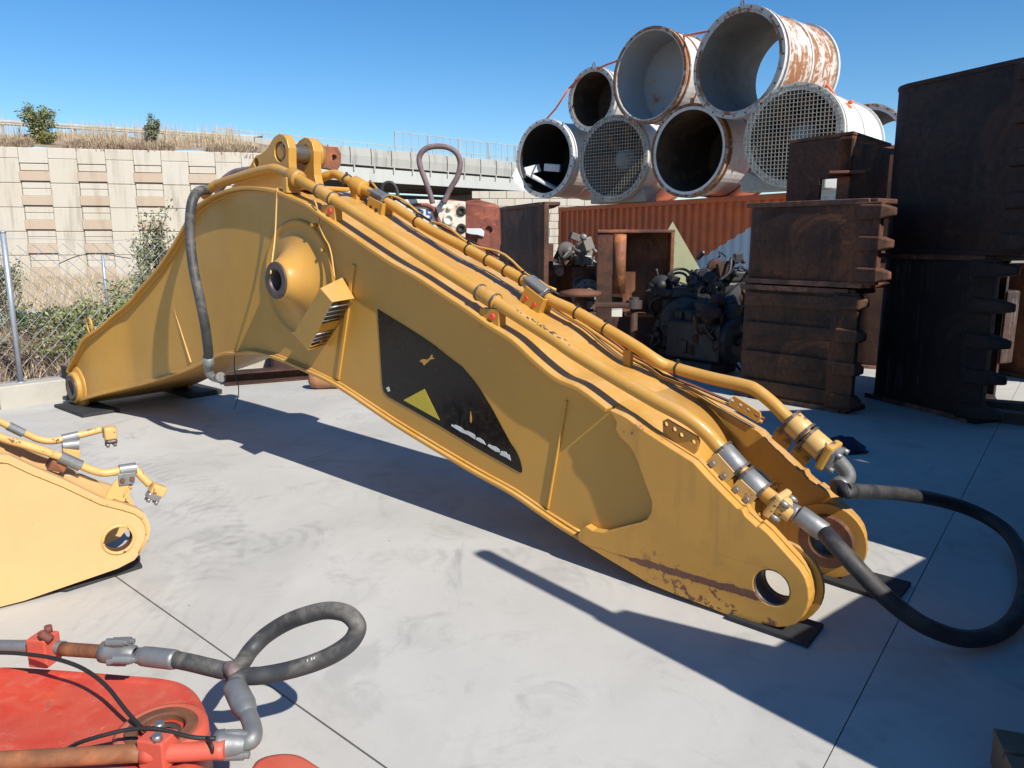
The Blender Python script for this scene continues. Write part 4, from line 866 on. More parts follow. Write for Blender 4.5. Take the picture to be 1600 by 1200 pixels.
rt([(-0.771,1.884,0.5),(-0.756,1.888,0.49),(-0.737,1.872,0.485),(-0.74,1.866,0.515),(-0.763,1.893,0.51)], .020, 'torn_tape', M['rubber_brown'], hz, 10, 4)
rt([(-0.736,1.854,0.5),(-0.742,1.848,0.485)], .0165, 'orange_tape', M['rust_orange'], hz, 10, 4)
rs([(-0.733,1.838,0.495),(-0.664,1.745,0.47)], [(.018, 0), (.027, .02), (.030, .15), (.031, .7), (.027, .8), (.028, .84), (.02, 1)], 'hose_ferrule', M['galv'], red)
el = rt([(-0.672,1.758,0.47),(-0.651,1.724,0.465),(-0.636,1.695,0.46),(-0.632,1.673,0.455),(-0.646,1.668,0.45),(-0.67,1.665,0.45)], .0225, 'elbow', M['galv'])
fb = rs([(-0.716,1.656,0.45),(-0.642,1.658,0.45)], [(.018, 0), (.034, .02), (.036, .25), (.03, .4), (.026, .8), (.02, 1)], 'flange', M['galv'])
for q in [(-0.687,1.666,0.47),(-0.679,1.645,0.43),(-0.711,1.705,0.43)]:
    q = Vector(q) - ro; MB().lathe(q, (1, .05, 0), [(.0, -.02), (.0125, -.02), (.0125, .035), (.009, .036), (.009, .048), (0, .048)], 12, sharp=True).build('bolt', M['galv'], fb)
rt([(-1.36,1.578,0.455),(-1.191,1.592,0.455),(-1.021,1.607,0.455),(-0.87,1.621,0.455)], .0215, 'hydraulic_tube', M['rust_orange'])
t4 = rt([(-0.872,1.616,0.455),(-0.773,1.623,0.455),(-0.682,1.632,0.455)], .0215, 'tube_end', M['pink'])
cb = block([(-0.838,1.628,0.46)][0], 0, (.07, .06, .075), R(-14), 'clamp_block', M['pink'])
for d_ in ((-.012, .022), (.014, -.018)): MB().cyl((d_[0], d_[1], .037), (d_[0], d_[1], .052), .012, 6).build('bolt', M['bare'], cb)
rt([(-0.721,1.629,0.49),(-0.7,1.605,0.48),(-0.713,1.623,0.44)], .004, 'cable_tie', M['cable'], t4, 6)
rt([(-1.603,1.981,0.5),(-1.433,1.971,0.51),(-1.325,1.943,0.52),(-1.23,1.903,0.53),(-1.145,1.873,0.52),(-1.063,1.827,0.5),(-0.987,1.769,0.47),(-0.933,1.73,0.45),(-0.907,1.71,0.45)], .0055, 'cable', M['cable'], red, 8, 5)
rt([(-1.079,1.637,0.44),(-1.034,1.633,0.47),(-0.976,1.633,0.49),(-0.915,1.643,0.5),(-0.86,1.641,0.505),(-0.818,1.638,0.5),(-0.757,1.629,0.49),(-0.705,1.638,0.48)], .0052, 'cable', M['cable'], red, 8, 5)
rt([(-1.295,1.987,0.54),(-1.321,1.986,0.56)], .012, 'stub', M['rust_red'], red, 8)

# ================================================================ CONTAINER
cs0 = (1.486,24.7); cdir = Vector((.473, -.881)).normalized()
cont = empty('shipping_container', (cs0[0], cs0[1], 0), math.atan2(cdir.y, cdir.x), 'long orange corrugated shipping container carrying the row of big ducts', 'shipping container')
t = NT('orange_container_paint'); co = t.coord(); sx = t.n('SeparateXYZ'); t.link(co, sx.inputs[0])
n1 = t.noise(co, 2, 5, .65); n2 = t.noise(co, 30, 4, .6)
pq = [(6.545,1.176),(7.036,1.456),(7.604,1.737),(8.033,1.862)]
sl_ = (pq[3][1] - pq[0][1]) / (pq[3][0] - pq[0][0])
ln = t.math('ADD', t.math('MULTIPLY', sx.outputs[0], sl_), pq[0][1] - sl_ * pq[0][0])
mask = t.math('MULTIPLY', t.step(t.math('SUBTRACT', ln, sx.outputs[2]), -.01, .01), t.step(sx.outputs[0], pq[0][0] - 1.2, pq[0][0] - 1.19))
c = t.mix(t.step(n1, .35, .7, 0, .6), (.60, .13, .03), (.36, .085, .03)); c = t.mix(t.step(n2, .6, .75, 0, .4), c, (.12, .05, .03)); c = t.mix(mask, c, (.42, .50, .56))
M['container'] = t.done(c, .5)
Lc = 12.2; m = MB(); P = []; k = 0; x = .12
while x < Lc - .12:
    P += [(x, 0), (x + .09, 0), (x + .125, .062), (x + .235, .062)]; x += .28
top_, bot_ = 2.47, .16
rings = [[(a, b + .02, bot_), (a, b + .02, top_), (a, b + .028, top_), (a, b + .028, bot_)] for a, b in P]
m.ring_list(rings, smooth=False); m.build('corrugated_side', M['container'], cont)
for z, h in ((2.53, .12), (.08, .16)):
    m = MB(); m.box((Lc / 2, .05, z), (Lc, .12, h)); m.build('rail', M['container'], cont, bevel=.006)
for x in (.08, Lc - .08): m = MB(); m.box((x, .06, 1.3), (.17, .17, 2.6)); m.build('corner_post', M['container'], cont, bevel=.006)
m = MB(); m.box((Lc / 2, 1.28, 1.32), (Lc - .1, 2.3, 2.5)); m.build('box', M['container'], cont)

# ================================================================ DUCTS ON THE CONTAINER
def ductpaint(name, rust_, base=(.52, .51, .48)):
    t = NT(name); co = t.coord(); n = t.noise(t.coord('Object', (1, 1, 3.)), 1.7, 7, .72, .5); f = t.noise(co, 9, 5, .7, .6); r3 = t.noise(co, 40, 4, .7)
    c = t.mix(t.step(f, .4, .75, 0, .4), base, (.42, .40, .36))
    m_ = t.step(t.math('ADD', t.math('MULTIPLY', n, .65), t.math('MULTIPLY', f, .35)), rust_ - .02, rust_ + .05); c = t.mix(t.step(n, rust_ - .10, rust_ + .06, 0, .55), c, (.50, .30, .17))
    c = t.mix(m_, c, t.mix(r3, (.10, .035, .015), (.42, .18, .07)))
    t.bump(r3, .15, .01)
    return t.done(c, t.step(f, .3, .7, .45, .8))
M['duct'] = ductpaint('white_duct_paint', .62); M['duct_rusty'] = ductpaint('rust_streaked_duct_paint', .485); M['duct_clean'] = ductpaint('clean_white_duct_paint', .66, (.66, .66, .65))
M['duct_in'] = simple('dusty_duct_lining', (.16, .15, .14), .85, 0, .5, 3); M['duct_pale'] = ductpaint('pale_blue_lining', .60, (.35, .38, .41)); M['flange_rust'] = ductpaint('rusty_flange', .44, (.45, .40, .34))
M['grille'] = simple('grille_wire', (.34, .31, .26), .6, .2, .5, 8)
M['lining_brown'] = rust('brown_duct_lining', (.05, .032, .022), (.11, .07, .045), (.03, .022, .018), .8, .5)
def duct(px, Y, r, L, az, mat, inner, label, flange_mat=None, fan=False, lug=0, wall=.09, closed=False, rim=.05, pitch=0):
    c0 = Vector(px); d = Vector((math.sin(R(az)), math.cos(R(az)), pitch)).normalized()
    o = empty('duct', c0, 0, label, 'ventilation duct', 'big ducts piled on the orange container')
    o.rotation_euler = d.to_track_quat('Z', 'Y').to_euler()   # local z runs into the duct
    m = MB(); ri = r - wall - rim
    m.lathe((0, 0, 0), (0, 0, 1), [(ri, .0), (r - rim, .0), (r - rim, L), (ri, L), (ri, 0)], 56, sharp=True); m.build('shell', mat, o)
    m = MB(); m.lathe((0, 0, 0), (0, 0, 1), [(ri - .004, .012), (ri - .004, L - .01)], 56); m.build('lining', inner, o)
    fm = flange_mat or mat
    for z, w in ((0, .07), (.16, .03), (L - .08, .06), (L * .5, .05)):
        rr = r if z != L * .5 else r - rim + .02
        m = MB(); m.lathe((0, 0, 0), (0, 0, 1), [(r - rim - .02, z - .01), (rr, z - .01), (rr, z + w), (r - rim - .02, z + w)], 56, sharp=True); m.build('flange' if z == 0 else 'stiffener', fm, o)
    bp = None
    for k in range(24):
        a = 2 * math.pi * k / 24; p = ((r - .045) * math.cos(a), (r - .045) * math.sin(a), -.018)
        if bp is None: bp = MB().cyl((0, 0, -.01), (0, 0, .012), .022, 6).build('bolt', M['bare_dark'], o); bp.location = p
        else: q = bp.copy(); col.objects.link(q); q.location = p
    if lug:
        for k in range(lug):
            m = MB(); up = Vector(o.rotation_euler.to_matrix().inverted() @ Vector((0, 0, 1))); up.z = 0; up.normalize(); p = up * (r + .05) + Vector((0, 0, .08 + k * .9))
            m.tube([p + up * (.07 * math.cos(a)) + Vector((0, 0, .05 * math.sin(a))) for a in [q * math.pi / 5 for q in range(10)]], .015, 6, closed=True); m.build('lifting_eye', M['bare_dark'], o)
    if closed: m = MB(); m.cyl((0, 0, L - .12), (0, 0, L - .1), ri, 40); m.build('end_wall', inner, o)
    if fan:
        g = MB(); n_ = 26 if r > .9 else 24; s_ = 2 * r / n_
        inv = o.rotation_euler.to_matrix().inverted(); up = inv @ Vector((0, 0, 1)); up.z = 0; up.normalize(); rt_ = up.cross(Vector((0, 0, 1)))
        for k in range(1, n_):
            a = -r + k * s_; h = math.sqrt(max(0, (r - .01) ** 2 - a * a))
            for A_, B_ in ((up, rt_), (rt_, up)):
                p = A_ * a - B_ * h + Vector((0, 0, -.04)); q = A_ * a + B_ * h + Vector((0, 0, -.04)); g.bar(p, q, .013, .013)
        g.build('grille', M['grille'], o, kind='stuff', recalc=False)
        m = MB(); m.lathe((0, 0, .75), (0, 0, -1), [(0, .42), (.12, .40), (.24, .30), (.30, .12), (.31, 0), (.31, -.8)], 28); m.build('hub', M['duct_pale'], o)
        bl = None
        for k in range(8):
            if bl is None:
                m = MB(); Pb = [(.28, -.14, .10), (.28, .14, -.06), (ri - .03, .2, -.12), (ri - .03, -.2, .02)]
                m.add([Vector(p) + Vector((0, 0, .7)) for p in Pb] + [Vector(p) + Vector((0, 0, .73)) for p in Pb], [(0, 1, 2, 3), (7, 6, 5, 4), (0, 4, 5, 1), (1, 5, 6, 2), (2, 6, 7, 3), (3, 7, 4, 0)]); bl = m.build('blade', M['rust_orange'], o)
            else: q = bl.copy(); col.objects.link(q); q.rotation_euler = (0, 0, k * math.pi / 4)
    return o
duct((4.702,17,5.246), 17, 1.11, 2.2, 50, M['duct_rusty'], M['duct_in'], 'largest open duct, topmost right of the pile, rust streaks down its side', flange_mat=M['duct'], lug=1)
duct((3.357,20,5.583), 20, 1.13, 1.25, 48, M['duct'], M['duct_pale'], 'short open duct with a pale blue inside on top of the middle of the pile', flange_mat=M['flange_rust'], wall=.05, closed=True)
duct((2.26,23,5.535), 23, .88, 1.3, 46, M['duct'], M['lining_brown'], 'smallest open duct with a brown inside, upper left of the pile', lug=1, closed=True)
d4 = duct((0.964,24,3.999), 24, 1.15, 2.2, 44, M['duct'], M['hole'], 'lowest left duct with a torn white rim and scrap panels inside', closed=True, flange_mat=M['duct_clean'])
duct((2.687,21.3,3.735), 21.3, 1.12, 2.4, 43, M['duct_clean'], M['duct_in'], 'smaller fan duct behind wire mesh, second from left in the bottom row', fan=True, closed=True, flange_mat=M['duct'])
duct((4.102,18.6,3.643), 18.6, 1.06, 2.4, 47, M['duct_clean'], M['lining_brown'], 'open black duct with a rusty rim between the two mesh covered fans', closed=True, flange_mat=M['flange_rust'], lug=1)
duct((5.425,15.5,3.597), 15.5, .98, 2.7, 40, M['duct_clean'], M['duct_in'], 'largest fan duct closed with wire mesh at the right end of the bottom row', fan=True, closed=True, flange_mat=M['duct'])
duct((8.62,19.5,3.89), 19.5, .95, 2.3, 43, M['duct_clean'], M['duct_in'], 'white duct with rust at its joint, farthest right behind the mesh covered fan', flange_mat=M['duct_rusty'])
# scrap inside the lowest left duct
for q, (px_, sz, rz) in enumerate((((0.626,24.3,3.708), (.55, .06, .24), .5), ((1.257,24.4,3.773), (.5, .28, .22), -.3), ((0.899,24.2,3.359), (1.1, .25, .08), .15))):
    m = MB(); m.box((0, 0, 0), sz); o = m.build('scrap_panel', M['white'] if q != 0 else simple('grey_scrap', (.45, .46, .48), .5), None, bevel=.02); o.location = px_; o.rotation_euler = (.3 * q - .2, .35 * q - .25, rz)
    tag(o, ('grey bent scrap panel at the left inside the lowest left duct', 'white scrap box at the right inside the lowest left duct', 'white scrap strip lying at the bottom of the lowest left duct')[q], 'scrap')
m = MB(); P = [(0.115,23.85,3.725),(0,23.85,3.484),(0.077,23.85,3.297),(0.232,23.85,3.147),(0.348,23.85,3.016),(0.308,23.85,3.297),(0.192,23.85,3.539)]
pc = Vector(P[0]); m.add([Vector(p) - pc for p in P] + [Vector(p) - pc + Vector((.03, .05, 0)) for p in P], [tuple(range(7)), tuple(range(13, 6, -1))] + [(k, (k + 1) % 7, (k + 1) % 7 + 7, k + 7) for k in range(7)])
o = m.build('torn_cover', M['duct_clean'], d4); o.matrix_parent_inverse = d4.matrix_world.inverted(); bpy.context.view_layer.update(); o.matrix_parent_inverse = d4.matrix_world.inverted(); o.location = pc
# cradles
M['timber'] = simple('grey_concrete_cradle', (.34, .33, .31), .9)
for px_, Y, w, lab in (((2.771,21.5,2.78), 0, 2.0, 'grey concrete cradle under the smaller mesh covered fan'), ((5.335,15.9,2.686), 0, 1.9, 'grey concrete cradle under the large mesh covered fan')):
    m = MB(); m.plate([(-w / 2, 0), (w / 2, 0), (w / 2, .22), (w * .42, .42), (w * .2, .2), (0, .14), (-w * .2, .2), (-w * .42, .42), (-w / 2, .22)], [], lambda a, b, c: Vector((a, c, b)), 0, .45); o = m.build('cradle', M['timber'], None, bevel=.02)
    o.location = (px_[0] + .1, px_[1] + .1, 2.6); o.rotation_euler = (0, 0, math.atan2(cdir.y, cdir.x) + R(12)); tag(o, lab, 'cradle')
# orange lashing strap
m = MB()
P = [Vector(p) for p in [(1.002,24.2,5.133),(1.296,24,5.432),(1.646,23.4,5.902)]]; m.tube(P, .028, 5)
P = [Vector(p) for p in [(2.389,23,6.344),(2.536,21.8,6.213),(2.679,20.8,6.096)]]; m.tube(P, .028, 5)
P = [Vector(p) for p in [(4.155,20,6.484),(4.227,19,6.298),(4.229,17.6,6.02)]]; m.tube(P, .028, 5)
P = [Vector(p) for p in [(5.806,17.6,5.84),(6.472,18,5.537),(6.809,17.6,4.953),(6.583,16.5,4.524),(6.552,16,4.232),(6.581,15.9,3.975),(6.636,15.9,3.611)]]; m.tube(P, .026, 5)
for a, b in zip([(1.646,23.4,5.902),(2.389,23,6.344)][:1], [(2.389,23,6.344)]): m.tube([a, Vector(a).lerp(Vector(b), .5) + Vector((0, .1, .12)), b], .028, 5)
st_ = m.build('lashing_strap', M['orange']); tag(st_, 'orange lashing strap pulled over the pile of ducts', 'strap')
m = MB(); kp = Vector((6.504,15.75,4.132))
for k in range(7): m.tube(spline([kp + Vector((rnd.uniform(-.12, .12), rnd.uniform(-.1, .1), rnd.uniform(-.14, .12))) for q in range(4)], 3), .035, 6)
m.build('knot', M['orange'], st_)

# ================================================================ RUSTY BUCKETS
M['rust_edge'] = rust('worn_steel_edge', (.10, .045, .028), (.22, .11, .07), (.05, .03, .025), 2., .5)
def bucket(name, loc, rz, L, D, h, r, mat, label, teeth=0, toothL=.25, straps=0, group='rusty excavator buckets stacked in the yard', th=.035, lean=0, curl=.35, z0=0):
    """a bucket standing on its side: local x along the floor plate to the teeth, y into the bucket, z its width"""
    o = empty(name, (loc[0], loc[1], z0), rz, label, 'bucket', group); o.rotation_euler = (lean, 0, rz)
    prof = [(L, 0.0), (L * .75, -.01), (r, 0)]
    for k in range(1, 8): a = math.pi / 2 * k / 8; prof.append((r - r * math.sin(a), r - r * math.cos(a)))
    prof += [(0, r), (.02, D * .7), (.12, D), (.12 + curl * L, D + .04)]
    inn = []
    for i, p in enumerate(prof):
        a = Vector(prof[max(0, i - 1)]); b = Vector(prof[min(len(prof) - 1, i + 1)]); d = (b - a).normalized(); inn.append((p[0] + d.y * th * 1, p[1] - d.x * th))
    inn = [(p[0] + (q[0] - p[0]), p[1] + (q[1] - p[1])) for p, q in zip(prof, inn)]
    m = MB(); m.ring_list([[(p[0], p[1], .02), (p[0], p[1], h - .02), (q[0], q[1], h - .02), (q[0], q[1], .02)] for p, q in zip(prof, inn)]); m.build('shell', mat, o, bevel=.006)
    for z in (0, h - .045):
        poly = [(p[0] - .0, p[1] - .012) if i < 3 else (p[0] - .012, p[1]) for i, p in enumerate(prof)] + [(L * .62, D * .8), (L + .02, D * .35)]
        m = MB(); m.plate(poly, [], lambda a, b, c: Vector((a, b, c)), z, z + .045); m.build('side_plate', mat, o, bevel=.012)
        m = MB(); m.box((L * .5, -.02, z + .022), (L * .9, .016, .05)); (m.build('edge_bar', M['rust_edge'], o, bevel=.006) if mat is not M['rust_blue'] else None)
    m = MB(); m.box((L - .08, .0, h / 2), (.26, .07, h - .06)); m.build('cutting_edge', mat, o, bevel=.012)
    m = MB(); m.box((.1 + curl * L * .6, D + .10, h / 2), (curl * L, .18, h * .5)); m.build('hinge_ears', mat, o, bevel=.02)
    for k in range(teeth):
        z = .12 + (h - .24) * k / max(1, teeth - 1); m = MB()
        tw, tl = .07, toothL * .62
        m.ring_list([[(L - .14, -.075, z - tw), (L - .14, .075, z - tw), (L - .14, .075, z + tw), (L - .14, -.075, z + tw)], [(L + .06, -.07, z - tw * .9), (L + .06, .07, z - tw * .9), (L + .06, .07, z + tw * .9), (L + .06, -.07, z + tw * .9)],
                     [(L + tl * .75, -.04, z - tw * .62), (L + tl * .75, .05, z - tw * .62), (L + tl * .75, .05, z + tw * .62), (L + tl * .75, -.04, z + tw * .62)], [(L + tl, -.01, z - tw * .5), (L + tl, .03, z - tw * .5), (L + tl, .03, z + tw * .5), (L + tl, -.01, z + tw * .5)]], smooth=False)
        m.build('tooth', mat, o, bevel=.015)
    for k in range(straps):
        z = .14 + (h - .28) * k / max(1, straps - 1); m = MB(); m.box((L * .5, -.022, z), (L * .8, .03, .13)); m.build('wear_strap', mat, o, bevel=.01)
    return o
gd_ = lambda a, b: math.atan2(b[1] - a[1], b[0] - a[0])
M['rust_strap'] = rust('reddish_worn_steel', (.036, .016, .009), (.12, .048, .020), (.02, .014, .012), 1.2, .5)
M['rust_streaked'] = rust('pale_scraped_steel', (.018, .011, .010), (.05, .024, .016), (.15, .125, .11), .8, .0)
t = NX_(M['rust_streaked']); co = t.coord(); sx = t.n('SeparateXYZ'); t.link(co, sx.inputs[0]); old = t.b.inputs['Base Color'].links[0].from_socket
st1 = t.noise(t.coord('Object', (1, 1, .045)), 26, 5, .7, .2); st2 = t.noise(t.coord('Object', (1, 1, .4)), 5, 5, .7)
mk = t.math('MULTIPLY', t.math('MULTIPLY', t.step(st1, .50, .66), t.step(st2, .42, .62)), t.math('MULTIPLY', t.step(sx.outputs[0], .0, .25), t.step(sx.outputs[0], .55, .9, .85, 0)))
t.link(t.mix(mk, old, (.17, .15, .135)), t.b.inputs['Base Color'])
D0 = (3.728,8.026); D1 = (4.179,6.736)
dz = gd_(D0, D1); LD = math.dist(D0, D1)
bucket('bucket', D0, dz, LD, 1.15, 1.50, .28, M['rust_streaked'], 'tall dark bucket with pale scrapes on the ground under the biggest bucket', teeth=5, toothL=.38)
E0 = (D0[0] - .03, D0[1] - .03)
bucket('bucket', E0, dz + R(1), LD + .22, 1.25, 1.60, .30, M['rust_blue'], 'biggest dark bucket on top of the right hand stack against the sky', teeth=5, toothL=.30, z0=1.50, lean=R(.6))
A0_ = (2.357,8.129); A1_ = (3.242,7.201)
az_ = gd_(A0_, A1_); LA = math.dist(A0_, A1_)
bucket('bucket', A0_, az_ - R(3), LA, 1.0, 1.18, .25, M['rust_strap'], 'brown bucket with wear straps standing on the ground left of the tall stack', teeth=4, toothL=.20, straps=4)
bucket('bucket', (A0_[0] + .02, A0_[1] - .0), az_ - R(5), LA + .14, .9, .80, .25, M['rust_mid'], 'brown bucket with three long teeth lying on the strapped bucket', teeth=3, toothL=.26, z0=1.20)
bucket('bucket', (1.05, 9.0), R(-62), 1.45, 1.0, 1.95, .28, M['rust_dark'], 'tall narrow rusty bucket right of the white painted bracket', teeth=0) if False else None
X0 = (-.255, 12.1); X1 = (.42, 9.9)
bucket('bucket', X0, gd_(X0, X1), math.dist(X0, X1), .55, 2.10, .25, M['rust_mid'], 'tall dark rusty bucket standing behind the far tube, right of the white painted bracket', teeth=0, curl=.2)
# open frame with a rounded column: box attachment between the engines
x2 = empty('open_attachment', (2.186,10.541) + (0,), R(-6), 'rusty open box attachment with round column and shelf behind the boom', 'attachment')
W2 = 1.02
m = MB(); m.box((-W2 + .1, .02, .87), (.22, .05, 1.74)); m.build('left_panel', M['rust_dark'], x2, bevel=.01)
m = MB(); m.cyl((-W2 + .30, .02, .9), (-W2 + .30, .02, 1.70), .085, 20); m.build('round_column', M['rust_orange'], x2)
m = MB(); m.box((-.32, .42, .87), (.66, .04, 1.74)); m.build('back_panel', M['rust_orange'], x2)
m = MB(); m.box((-.02, .2, .87), (.05, .46, 1.76)); m.build('right_post', M['rust_orange'], x2, bevel=.01)
m = MB(); m.box((-.51, .2, 1.74), (1.04, .46, .045)); m.build('top_plate', M['rust'], x2, bevel=.012)
m = MB(); m.box((-.32, .2, .60), (.62, .44, .05)); m.build('shelf', M['rust_orange'], x2, bevel=.012)
m = MB(); m.box((-.51, .10, .29), (1.0, .05, .56)); m.build('lower_panel', M['rust_dark'], x2, bevel=.01)
m = MB(); m.box((-.33, .39, 1.17), (.03, .03, 1.1)); m.build('rib', M['rust'], x2)
# clamp with two rods in front of it
cl = empty('clamp_frame', (1.324,9.792) + (0,), R(-4), 'black bolted clamp with two upright rods in front of the open box attachment', 'clamp')
m = MB(); m.box((-.05, -.1, .82), (.72, .14, .07)); m.build('bar', M['rust_dark'], cl, bevel=.02)
for x in (-.34, .22):
    m = MB(); m.cyl((x, -.1, 0), (x, -.1, .86), .05, 14); m.build('rod', M['rust_dark'], cl)
    m = MB(); m.lathe((x, -.1, .78), (0, 0, 1), [(.0, 0), (.10, 0), (.10, .10), (.06, .11), (.06, .14), (0, .14)], 16, sharp=True); m.build('nut', M['bare_dark'], cl)
cl2 = empty('round_table_part', (0.848,9.549) + (0,), 0, 'rusty disc on a post left of the black clamp', 'machine part')
m = MB(); m.cyl((0, 0, 0), (0, 0, .95), .07, 12); m.build('post', M['rust'], cl2); m = MB(); m.lathe((0, 0, .95), (0, 0, 1), [(0, 0), (.26, 0), (.26, .05), (.1, .08), (0, .08)], 24); m.build('disc', M['rust'], cl2)
# top box on the left stack
bxp = (2.947,8.5,2.535)
tb = empty('coupler_frame', (bxp[0], bxp[1], 2.0), 0, 'rusty open coupler frame on the left bucket stack, before the big fan', 'coupler')
pa = Vector((0, 0, 0)); pb = Vector((3.408,8,2.569)) - Vector((bxp[0], bxp[1], 2.0)); pc_ = Vector((4.083,8.6,2.572)) - Vector((bxp[0], bxp[1], 2.0))
pb.z = pc_.z = 0; H2 = .62
def wallp(a, b, z0, z1, th, name, mat): m = MB(); d = (b - a).normalized(); n_ = Vector((-d.y, d.x, 0)) * th; m.add([a + Vector((0, 0, z0)), b + Vector((0, 0, z0)), b + Vector((0, 0, z1)), a + Vector((0, 0, z1)), a + n_ + Vector((0, 0, z0)), b + n_ + Vector((0, 0, z0)), b + n_ + Vector((0, 0, z1)), a + n_ + Vector((0, 0, z1))], [(0, 1, 2, 3), (7, 6, 5, 4), (0, 4, 5, 1), (1, 5, 6, 2), (2, 6, 7, 3), (3, 7, 4, 0)]); return m.build(name, mat, tb, bevel=.01)
wallp(pa, pb, .25, .64, .05, 'side_plate', M['rust_dark']); wallp(pa, pb * .55, 0, .27, .05, 'lower_plate', M['rust_dark'])
wallp(pb * .8, pb, -.02, .66, .14, 'post', M['rust_orange']); wallp(pb + Vector((.02, .02, 0)), pc_, -.05, .60, .05, 'end_plate', M['rust_orange'])
m = MB(); m.box(pb * .93 + Vector((0, -.02, .30)), (.34, .16, .03), rz=-.3); m.build('ledge', M['rust'], tb, bevel=.008)
m = MB(); m.add([pa + Vector((0, 0, .64)), pb + Vector((0, 0, .67)), pc_ + Vector((0, 0, .62)), pa + (pc_ - pb) + Vector((0, 0, .6)), pa + Vector((0, 0, .67)), pb + Vector((0, 0, .70)), pc_ + Vector((0, 0, .65)), pa + (pc_ - pb) + Vector((0, 0, .63))], [(0, 1, 2, 3), (7, 6, 5, 4), (0, 4, 5, 1), (1, 5, 6, 2), (2, 6, 7, 3), (3, 7, 4, 0)]); m.build('top_flange', M['rust'], tb)
# lit orange plates behind the right hand stack
for k, (p, h, z, lab) in enumerate((((5.749,9.2,1.442), 1.3, 1.5, 'orange rusty bucket side seen between the teeth at the right edge, upper one'), ((5.942,9.3,0.202), 1.35, 0, 'orange rusty bucket side seen between the teeth at the right edge, lower one'))):
    bucket('bucket', (p[0] + .0, p[1] + .15), dz + R(4), 1.3, .9, h, .2, M['rust_orange'], lab, teeth=4, z0=z + (.05 if k == 0 else 0))
M['timber2'] = simple('old_timber', (.16, .11, .07), .9, 0, .6, 8)
for (a_, b_, lab) in (([(4.637,7.341,0),(5.112,7.119,0)], .1, 'dark timber bearer on the concrete right of the tall stack, farther one'), ([(4.319,7.013,0),(4.766,6.617,0)], .1, 'dark timber bearer on the concrete right of the tall stack, nearer one')):
    a, b = Vector(a_[0]), Vector(a_[1]); o = MB().box((0, 0, .05), ((b - a).length + .4, .14, .10)).build('timber_bearer', M['timber2'], None, bevel=.008); o.location = ((a + b) / 2); o.rotation_euler = (0, 0, math.atan2((b - a).y, (b - a).x)); tag(o, lab, 'timber')

# stacks standing to the right of the camera: their shade falls across the yard
QQ = Vector((.774, .633)); SS = Vector((-.633, .774))
qp = lambda q, t: tuple(QQ * q + SS * t)
rq = math.atan2(.633, .774)
o = MB().box((0, 0, .705), (1.86, .55, 1.41)).build('shade_caster_block', M['rust'], None, bevel=.04); o.location = (*qp(3.205, -.28), 0); o.rotation_euler = (0, 0, rq); tag(o, 'big rusty steel block added out of view to shade the yard', 'steel block')  # unseen stand-in block, sized for the shade it throws on the yard
o = MB().box((0, 0, 1.34), (.10, .10, 2.68)).build('steel_post', M['rust'], None, bevel=.03); o.location = (*qp(2.34, .06), 0); o.rotation_euler = (0, 0, rq); tag(o, 'rusty steel post standing beside the camera', 'post')
m = MB(); m.plate([(-.07, 1.2), (.5, 1.2), (.36, 1.36), (.25, 1.6), (.10, 1.95), (-.07, 1.98)], [], lambda a, b, c: Vector((a, c, b)), -.03, .03); o = m.build('shade_caster_plate', M['rust'], None, bevel=.005); o.location = (*qp(2.35, -.06), 0); o.rotation_euler = (0, 0, rq); tag(o, 'rusty triangular steel plate added out of view to slope the shade edge', 'steel plate')  # unseen plate, cut to the sloping edge of the shade
for k, (px_, h_, z_, lab) in enumerate(((1352, 1.45, 0, 'dark bucket added on the ground to fill the gap behind the two stacks'), (1350, 1.3, 1.46, 'dark bucket added to fill the gap behind the two stacks, lying on another'))):
    x_ = (px_ - 800) / 1221 * 9.6; bucket('bucket', (x_, 9.9), R(-30), 1.5, .9, h_, .25, M['rust_dark'], lab, teeth=4, z0=z_)  # added pair: fills the gap and shades the engines
k = 0
for q, t_, L_, hs in ((4.09, .78, 1.45, (1.5, 1.5)), (5.6, .55, 1.5, (1.6, 1.6)), (6.95, .9, 1.5, (1.6, 1.7)), (4.9, -.9, 1.6, (1.6, 1.4))):
    z = 0
    for h in hs:
        bucket('bucket', qp(q, t_ - .75), rq, L_, .85, h, .3, M['rust'], ('lower' if z == 0 else 'upper') + ' rusty bucket of the ' + ('first', 'second', 'third', 'rear')[k] + ' stack to the right of the camera', teeth=4, z0=z); z += h + .01
    k += 1

# ================================================================ WHITE BRACKET WITH 35, RUSTY COUPLER, HOSE ARCH
YB = 9.2
wb = empty('hammer_bracket', (-0.866,9.2) + (0,), 0, 'white painted rusty bracket marked 35 behind the far tube of the boom', 'bracket')
wo = wb.location
def wl_(P): return [(p[0] - wo[0], p[2]) for p in P]
Tw = lambda a, b, c: Vector((a, c, b))
M['white_chip'] = ductpaint('chipped_white_paint', .575, (.66, .62, .52))
m = MB(); m.plate(wl_([(-1.449,9.2,2.068),(-1.284,9.2,2.09),(-1.157,9.2,2.097),(-0.746,9.2,2.083),(-0.545,9.2,2.068),(-0.55,9.2,1.65),(-0.573,9.2,1.643),(-0.663,9.2,1.643),(-0.666,9.2,1.442),(-0.831,9.2,1.509),(-0.995,9.2,1.613),(-1.202,9.2,1.768),(-1.386,9.2,1.922)]), [], Tw, 0, .05); wp = m.build('front_plate', M['white_chip'], wb, bevel=.006)
